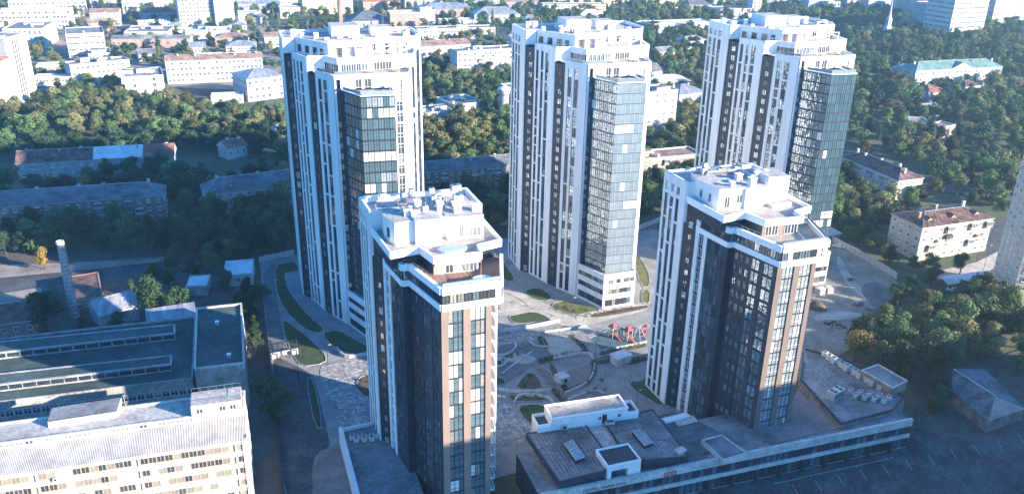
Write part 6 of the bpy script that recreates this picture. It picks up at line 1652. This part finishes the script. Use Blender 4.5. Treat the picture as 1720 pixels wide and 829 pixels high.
# single trees one can point at: (pixel of the foot, height, leaf, label)
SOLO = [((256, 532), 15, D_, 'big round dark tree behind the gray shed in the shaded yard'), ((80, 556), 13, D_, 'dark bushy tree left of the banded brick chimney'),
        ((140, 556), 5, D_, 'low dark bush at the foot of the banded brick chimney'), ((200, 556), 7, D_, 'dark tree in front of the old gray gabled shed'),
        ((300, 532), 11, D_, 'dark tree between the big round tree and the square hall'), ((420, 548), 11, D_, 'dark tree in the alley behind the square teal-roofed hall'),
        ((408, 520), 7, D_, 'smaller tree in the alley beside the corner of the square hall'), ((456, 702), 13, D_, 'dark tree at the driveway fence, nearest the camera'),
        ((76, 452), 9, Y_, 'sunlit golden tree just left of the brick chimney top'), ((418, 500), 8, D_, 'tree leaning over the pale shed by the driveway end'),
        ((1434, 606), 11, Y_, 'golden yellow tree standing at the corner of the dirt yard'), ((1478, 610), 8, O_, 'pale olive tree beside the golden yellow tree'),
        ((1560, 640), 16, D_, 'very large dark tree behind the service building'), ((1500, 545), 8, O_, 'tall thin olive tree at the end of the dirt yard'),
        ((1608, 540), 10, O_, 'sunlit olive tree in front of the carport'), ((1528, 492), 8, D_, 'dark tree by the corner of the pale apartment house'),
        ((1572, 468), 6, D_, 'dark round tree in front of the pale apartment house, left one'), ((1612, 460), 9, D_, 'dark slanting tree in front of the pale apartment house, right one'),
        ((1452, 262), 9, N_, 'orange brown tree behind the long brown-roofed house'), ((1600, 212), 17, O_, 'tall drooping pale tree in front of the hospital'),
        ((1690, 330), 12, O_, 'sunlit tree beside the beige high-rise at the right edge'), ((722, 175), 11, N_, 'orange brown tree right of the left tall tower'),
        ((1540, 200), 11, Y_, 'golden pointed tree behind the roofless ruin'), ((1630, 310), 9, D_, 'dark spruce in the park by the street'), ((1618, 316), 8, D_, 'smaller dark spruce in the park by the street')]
SOLOSET = {}
for (x, y), h, m, lab in SOLO:
    one(x, y, h, m, 'conifer' if 'spruce' in lab else ('column' if 'thin' in lab else 'broad'), lab); SOLOSET[lab] = 1
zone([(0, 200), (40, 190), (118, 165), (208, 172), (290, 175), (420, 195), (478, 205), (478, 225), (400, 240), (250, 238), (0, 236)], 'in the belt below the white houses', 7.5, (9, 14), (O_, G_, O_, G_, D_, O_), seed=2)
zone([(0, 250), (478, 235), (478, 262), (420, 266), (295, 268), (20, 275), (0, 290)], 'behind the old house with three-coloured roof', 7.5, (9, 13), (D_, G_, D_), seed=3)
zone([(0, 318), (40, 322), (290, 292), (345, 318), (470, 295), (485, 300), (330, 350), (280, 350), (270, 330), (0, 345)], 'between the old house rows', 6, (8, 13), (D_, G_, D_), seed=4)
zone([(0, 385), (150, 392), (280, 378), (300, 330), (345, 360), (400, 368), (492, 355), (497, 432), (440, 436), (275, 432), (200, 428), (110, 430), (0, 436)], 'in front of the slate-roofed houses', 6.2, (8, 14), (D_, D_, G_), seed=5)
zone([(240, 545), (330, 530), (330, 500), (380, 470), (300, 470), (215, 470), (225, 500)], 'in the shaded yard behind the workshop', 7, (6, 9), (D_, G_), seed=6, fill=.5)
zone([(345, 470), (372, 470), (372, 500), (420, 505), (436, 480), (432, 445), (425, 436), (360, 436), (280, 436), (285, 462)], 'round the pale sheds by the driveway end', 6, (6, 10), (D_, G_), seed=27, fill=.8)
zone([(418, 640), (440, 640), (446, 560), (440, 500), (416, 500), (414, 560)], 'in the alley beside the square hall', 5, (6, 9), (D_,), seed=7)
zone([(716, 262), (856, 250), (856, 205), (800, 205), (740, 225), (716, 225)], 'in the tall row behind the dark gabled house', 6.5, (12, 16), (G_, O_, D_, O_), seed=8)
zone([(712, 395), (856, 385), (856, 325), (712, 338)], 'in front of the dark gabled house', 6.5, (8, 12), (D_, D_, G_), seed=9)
zone([(712, 165), (780, 185), (860, 170), (860, 130), (715, 110)], 'round the white five-storey house', 8, (9, 14), (G_, O_, D_), seed=10)
zone([(1085, 246), (1170, 240), (1180, 200), (1145, 205), (1139, 225), (1085, 232)], 'behind the pink house', 6.5, (9, 13), (G_, O_, D_), seed=11)
zone([(1080, 345), (1180, 330), (1180, 290), (1080, 300)], 'in front of the pink house', 6.5, (8, 11), (D_, G_), seed=12)
zone([(1080, 62), (1195, 62), (1195, 150), (1140, 150), (1080, 120)], 'behind the white seven-storey house', 9, (9, 14), (G_, D_, O_), seed=13)
zone([(1390, 320), (1425, 282), (1490, 328), (1550, 338), (1500, 430), (1495, 455), (1440, 415), (1395, 385)], 'between the right apartment houses', 6, (8, 12), (G_, D_, O_, D_), seed=14)
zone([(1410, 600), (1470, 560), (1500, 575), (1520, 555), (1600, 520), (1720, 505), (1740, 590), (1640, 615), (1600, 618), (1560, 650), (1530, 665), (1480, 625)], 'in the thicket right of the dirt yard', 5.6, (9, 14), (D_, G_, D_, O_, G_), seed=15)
zone([(1530, 650), (1594, 625), (1600, 655), (1656, 712), (1640, 722), (1560, 700)], 'beside the gray pitched-roof shed', 5.5, (6, 10), (D_, D_, G_), seed=28)
zone([(1660, 600), (1720, 575), (1760, 640), (1722, 672)], 'beyond the gray pitched-roof shed', 6, (6, 9), (D_, G_), seed=29)
zone([(1402, 392), (1500, 452), (1545, 470), (1560, 452), (1500, 440), (1440, 365)], 'behind the concrete panel fence', 5, (6, 9), (D_, G_), seed=31)
zone([(1490, 555), (1515, 480), (1560, 480), (1600, 500), (1560, 540)], 'between dirt yard and carport', 5.5, (6, 9), (D_, G_, O_), seed=32)
zone([(1560, 345), (1700, 352), (1700, 300), (1560, 300)], 'behind the pale apartment house', 8, (8, 12), (G_, D_, O_), seed=16)
zone([(1668, 340), (1720, 350), (1720, 400), (1680, 390)], 'beside the beige high-rise', 8, (8, 11), (G_, D_), seed=17)
zone([(1395, 255), (1420, 60), (1740, 60), (1740, 345), (1560, 332), (1555, 290), (1440, 245)], 'in the park wood at the right', 8.2, (9, 15), (G_, D_, G_, G_, O_, D_, D_), n=26000, kinds=('broad', 'broad', 'broad', 'broad', 'broad', 'column'), seed=18)
zone([(0, 190), (60, 165), (200, 165), (208, 130), (0, 70)], 'round the white houses at the upper left', 9, (9, 13), (G_, O_), seed=19, fill=.4)
zone([(150, 110), (480, 120), (480, 60), (150, 60)], 'among the workshops at the upper left', 9, (7, 11), (G_, O_, D_), n=5000, seed=20, fill=.45)
zone([(-60, 66), (700, 66), (700, -10), (-260, -10)], 'in the town at the upper left horizon', 12, (9, 14), (G_, D_, O_, G_), kinds=('broad', 'broad', 'broad', 'column'), seed=21, fill=.42)
zone([(700, 66), (1400, 66), (1500, -10), (700, -10)], 'in the town at the middle horizon', 11, (9, 15), (G_, D_, O_, G_), kinds=('broad', 'broad', 'broad', 'column'), seed=26, fill=.7)
zone([(1300, 62), (1780, 62), (2000, -5), (1290, -5)], 'in the park at the horizon', 9, (9, 14), (G_, D_, G_), n=16000, seed=22)
zone([(480, 50), (900, 60), (900, 100), (480, 110)], 'behind the left and middle tall towers', 10, (8, 12), (G_, O_), seed=23, fill=.6)
zone([(860, 60), (1100, 60), (1100, 30), (860, 30)], 'behind the middle tall tower', 10, (8, 12), (G_, D_), seed=24)

zone([(470, 385), (470, 205), (860, 120), (1200, 150), (1400, 300), (1395, 350), (1170, 340), (1110, 368), (1060, 372), (860, 392), (700, 395), (560, 412)], 'masked', 8, (8, 13), (D_, G_, O_), seed=40)
TREES.sort(key=lambda t: -(t[2] / math.hypot(t[0], t[1])) - (9 if t[5] in SOLOSET else 0))
def visible(t):
    p = pix(t[0], t[1], t[2] * .6); return t[5] != 'masked' and -40 < p[0] < 1760 and -20 < p[1] < 860
near = [t for t in TREES if visible(t)][:298]; nearset = set(id(t) for t in near)
rest = [t for t in TREES if id(t) not in nearset]
# landmarks for the descriptions: things seen in the picture, by the pixel of their middle
byz = {}
for t in near: byz.setdefault(t[5], []).append(t)
def describe(t):
    z = t[5]
    if z in SOLOSET: return z, None
    same = [u for u in byz[z]]
    c = COLW[t[4]]; shape = 'slim' if t[3] == 'column' else 'bushy'
    xs = sorted(same, key=lambda u: pix(u[0], u[1], 0)[0]); ys = sorted(same, key=lambda u: pix(u[0], u[1], 0)[1]); hs = sorted(same, key=lambda u: u[2])
    g = 'trees ' + z
    if t is xs[0]: return 'leftmost tree ' + z, g
    if t is xs[-1]: return 'rightmost tree ' + z, g
    if t is ys[-1]: return 'tree standing closest to the camera ' + z, g
    if t is hs[-1]: return 'tallest tree ' + z, g
    if t is hs[0]: return 'smallest tree ' + z, g
    q = 'left part' if xs.index(t) < len(xs) / 3 else ('right part' if xs.index(t) > 2 * len(xs) / 3 else 'middle part')
    size = 'tall' if hs.index(t) > len(hs) / 2 else 'lower'
    return f'{size} {c} tree, {q}, {z}', g
rng = random.Random(5)
for t in near:
    x, y, h, kind, m, z = t
    lab, grp = describe(t)
    T = thing('spruce_tree' if kind == 'conifer' else 'tree', lab, 'tree', (x, y, 0), rng.uniform(0, 6.28), grp)
    s = h / 10; wd = s * rng.uniform(.92, 1.25) if kind == 'broad' else s
    T.scale = (wd, wd, s)
    a = bpy.data.objects.new('trunk', TK[kind]); COL.objects.link(a); a.parent = T
    b = bpy.data.objects.new('crown', rng.choice(CR[kind])); COL.objects.link(b); b.parent = T
    b.material_slots[0].link = 'OBJECT'; b.material_slots[0].material = MAT[m]
# the rest of the wood, which reads as one mass
src = bpy.data.collections.new('tree_kinds'); kinds_ = []
for kind in ('broad', 'column'):
    for ci, me in enumerate(CR[kind][:8]):
        for m in (G_, D_, O_):
            me2 = me.copy(); me2.materials[0] = MAT[m]
            o = bpy.data.objects.new(f'k{len(kinds_):02d}', me2); src.objects.link(o); kinds_.append((kind, m))
def forest(name, items):
    me = bpy.data.meshes.new(name); me.from_pydata([(t[0], t[1], 0) for t in items], [], [])
    me.attributes.new('tree_scale', 'FLOAT_VECTOR', 'POINT'); me.attributes.new('tree_turn', 'FLOAT_VECTOR', 'POINT'); me.attributes.new('tree_kind', 'INT', 'POINT')
    at_s = me.attributes['tree_scale']; at_r = me.attributes['tree_turn']; at_i = me.attributes['tree_kind']
    rg = random.Random(9)
    for i, t in enumerate(items):
        s = t[2] / 10; wd = s * rg.uniform(.95, 1.3) if t[3] != 'column' else s
        at_s.data[i].vector = (wd, wd, s); at_r.data[i].vector = (0, 0, rg.uniform(0, 6.28))
        k = 'column' if t[3] in ('column', 'conifer') else 'broad'; m = t[4] if t[4] in (G_, D_, O_) else O_
        at_i.data[i].value = rg.choice([j for j, q in enumerate(kinds_) if q == (k, m)])
    o = bpy.data.objects.new(name, me); COL.objects.link(o); o['kind'] = 'stuff'
    ng = bpy.data.node_groups.new(name, 'GeometryNodeTree')
    ng.interface.new_socket('Geometry', in_out='INPUT', socket_type='NodeSocketGeometry'); ng.interface.new_socket('Geometry', in_out='OUTPUT', socket_type='NodeSocketGeometry')
    N = ng.nodes; gi = N.new('NodeGroupInput'); go = N.new('NodeGroupOutput'); ip = N.new('GeometryNodeInstanceOnPoints'); ci = N.new('GeometryNodeCollectionInfo')
    ci.inputs['Collection'].default_value = src; ci.inputs['Separate Children'].default_value = True; ci.inputs['Reset Children'].default_value = True
    def na(nm, ty): q = N.new('GeometryNodeInputNamedAttribute'); q.data_type = ty; q.inputs[0].default_value = nm; return q.outputs[0]
    ng.links.new(gi.outputs[0], ip.inputs['Points']); ng.links.new(ci.outputs[0], ip.inputs['Instance']); ip.inputs['Pick Instance'].default_value = True
    ng.links.new(na('tree_kind', 'INT'), ip.inputs['Instance Index']); ng.links.new(na('tree_scale', 'FLOAT_VECTOR'), ip.inputs['Scale']); ng.links.new(na('tree_turn', 'FLOAT_VECTOR'), ip.inputs['Rotation'])
    ng.links.new(ip.outputs[0], go.inputs[0])
    md = o.modifiers.new('forest', 'NODES'); md.node_group = ng
    return o
forest('distant_woods', rest)
# garden shrubs of the courtyard beds
SB = [(600, 650), (610, 640), (622, 634), (630, 645), (618, 660), (880, 640), (890, 632), (896, 645), (880, 650), (905, 650), (860, 668), (880, 668), (900, 668), (915, 668), (925, 620), (930, 630), (938, 640), (946, 652), (925, 612), (950, 657), (870, 596), (860, 600), (845, 606), (1000, 530), (1015, 527), (1030, 525), (1045, 522), (1060, 519), (985, 532), (935, 520), (950, 518), (965, 524), (985, 522), (988, 660), (1000, 655), (1010, 640), (1016, 655)]
NB = len(SB)
def along(pts, n):
    for (x0, y0), (x1, y1) in zip(pts[:-1], pts[1:]):
        for k in range(n): SB.append((x0 + (x1 - x0) * (k + .5) / n, y0 + (y1 - y0) * (k + .5) / n))
along([(906, 609), (931, 600), (991, 589)], 7); along([(996, 606), (998, 625), (985, 645), (954, 658)], 5); along([(958, 562), (990, 594)], 7); along([(1007, 594), (1085, 579)], 10); along([(1003, 610), (1036, 603)], 6); along([(1053, 610), (1086, 603)], 6); along([(928, 654), (963, 692)], 7)
sr_ = random.Random(3)
for i, (x, y) in enumerate(SB):
    q = at(x, y); bed = ('in the round bed left of the nearest tower' if i < 5 else 'in the triangular flower bed' if i < 10 else 'behind the small round lawn' if i < 14 else 'in the bed round the white ventilation box' if i < 20 else 'in the beds at the left of the dark court' if i < 23 else 'along the brown strip below the white three-storey base' if i < 29 else 'on the dry lawn before the white three-storey base' if i < 33 else 'by the two small sand courts' if i < NB else 'in the narrow planting strips along the courtyard paths')
    T = thing('shrub', 'small shrub ' + bed, 'shrub', (*q, 0), sr_.uniform(0, 6), 'shrubs ' + bed)
    s = sr_.uniform(.11, .2); T.scale = (s * 1.5, s * 1.5, s)
    b = bpy.data.objects.new('foliage', sr_.choice(CR['shrub'])); COL.objects.link(b); b.parent = T; b.material_slots[0].link = 'OBJECT'; b.material_slots[0].material = MAT[sr_.choice((D_, G_, O_))]
# ---------------------------------------------------------------- haze: one closed box of air round camera and scene
hm = bpy.data.materials.new('air'); hm.use_nodes = True
n = hm.node_tree.nodes; n.remove(n['Principled BSDF'])
pv_ = n.new('ShaderNodeVolumePrincipled'); pv_.inputs['Color'].default_value = (.58, .86, 1.0, 1); pv_.inputs['Density'].default_value = .00019; pv_.inputs['Anisotropy'].default_value = .5
hm.node_tree.links.new(pv_.outputs[0], n['Material Output'].inputs['Volume'])
hb = MB(); MAT['air'] = hm
hb.box(-2500, 3000, -700, 3200, -2.1, 124.5, 'air'); hz_ = hb.build('haze', kind='stuff')
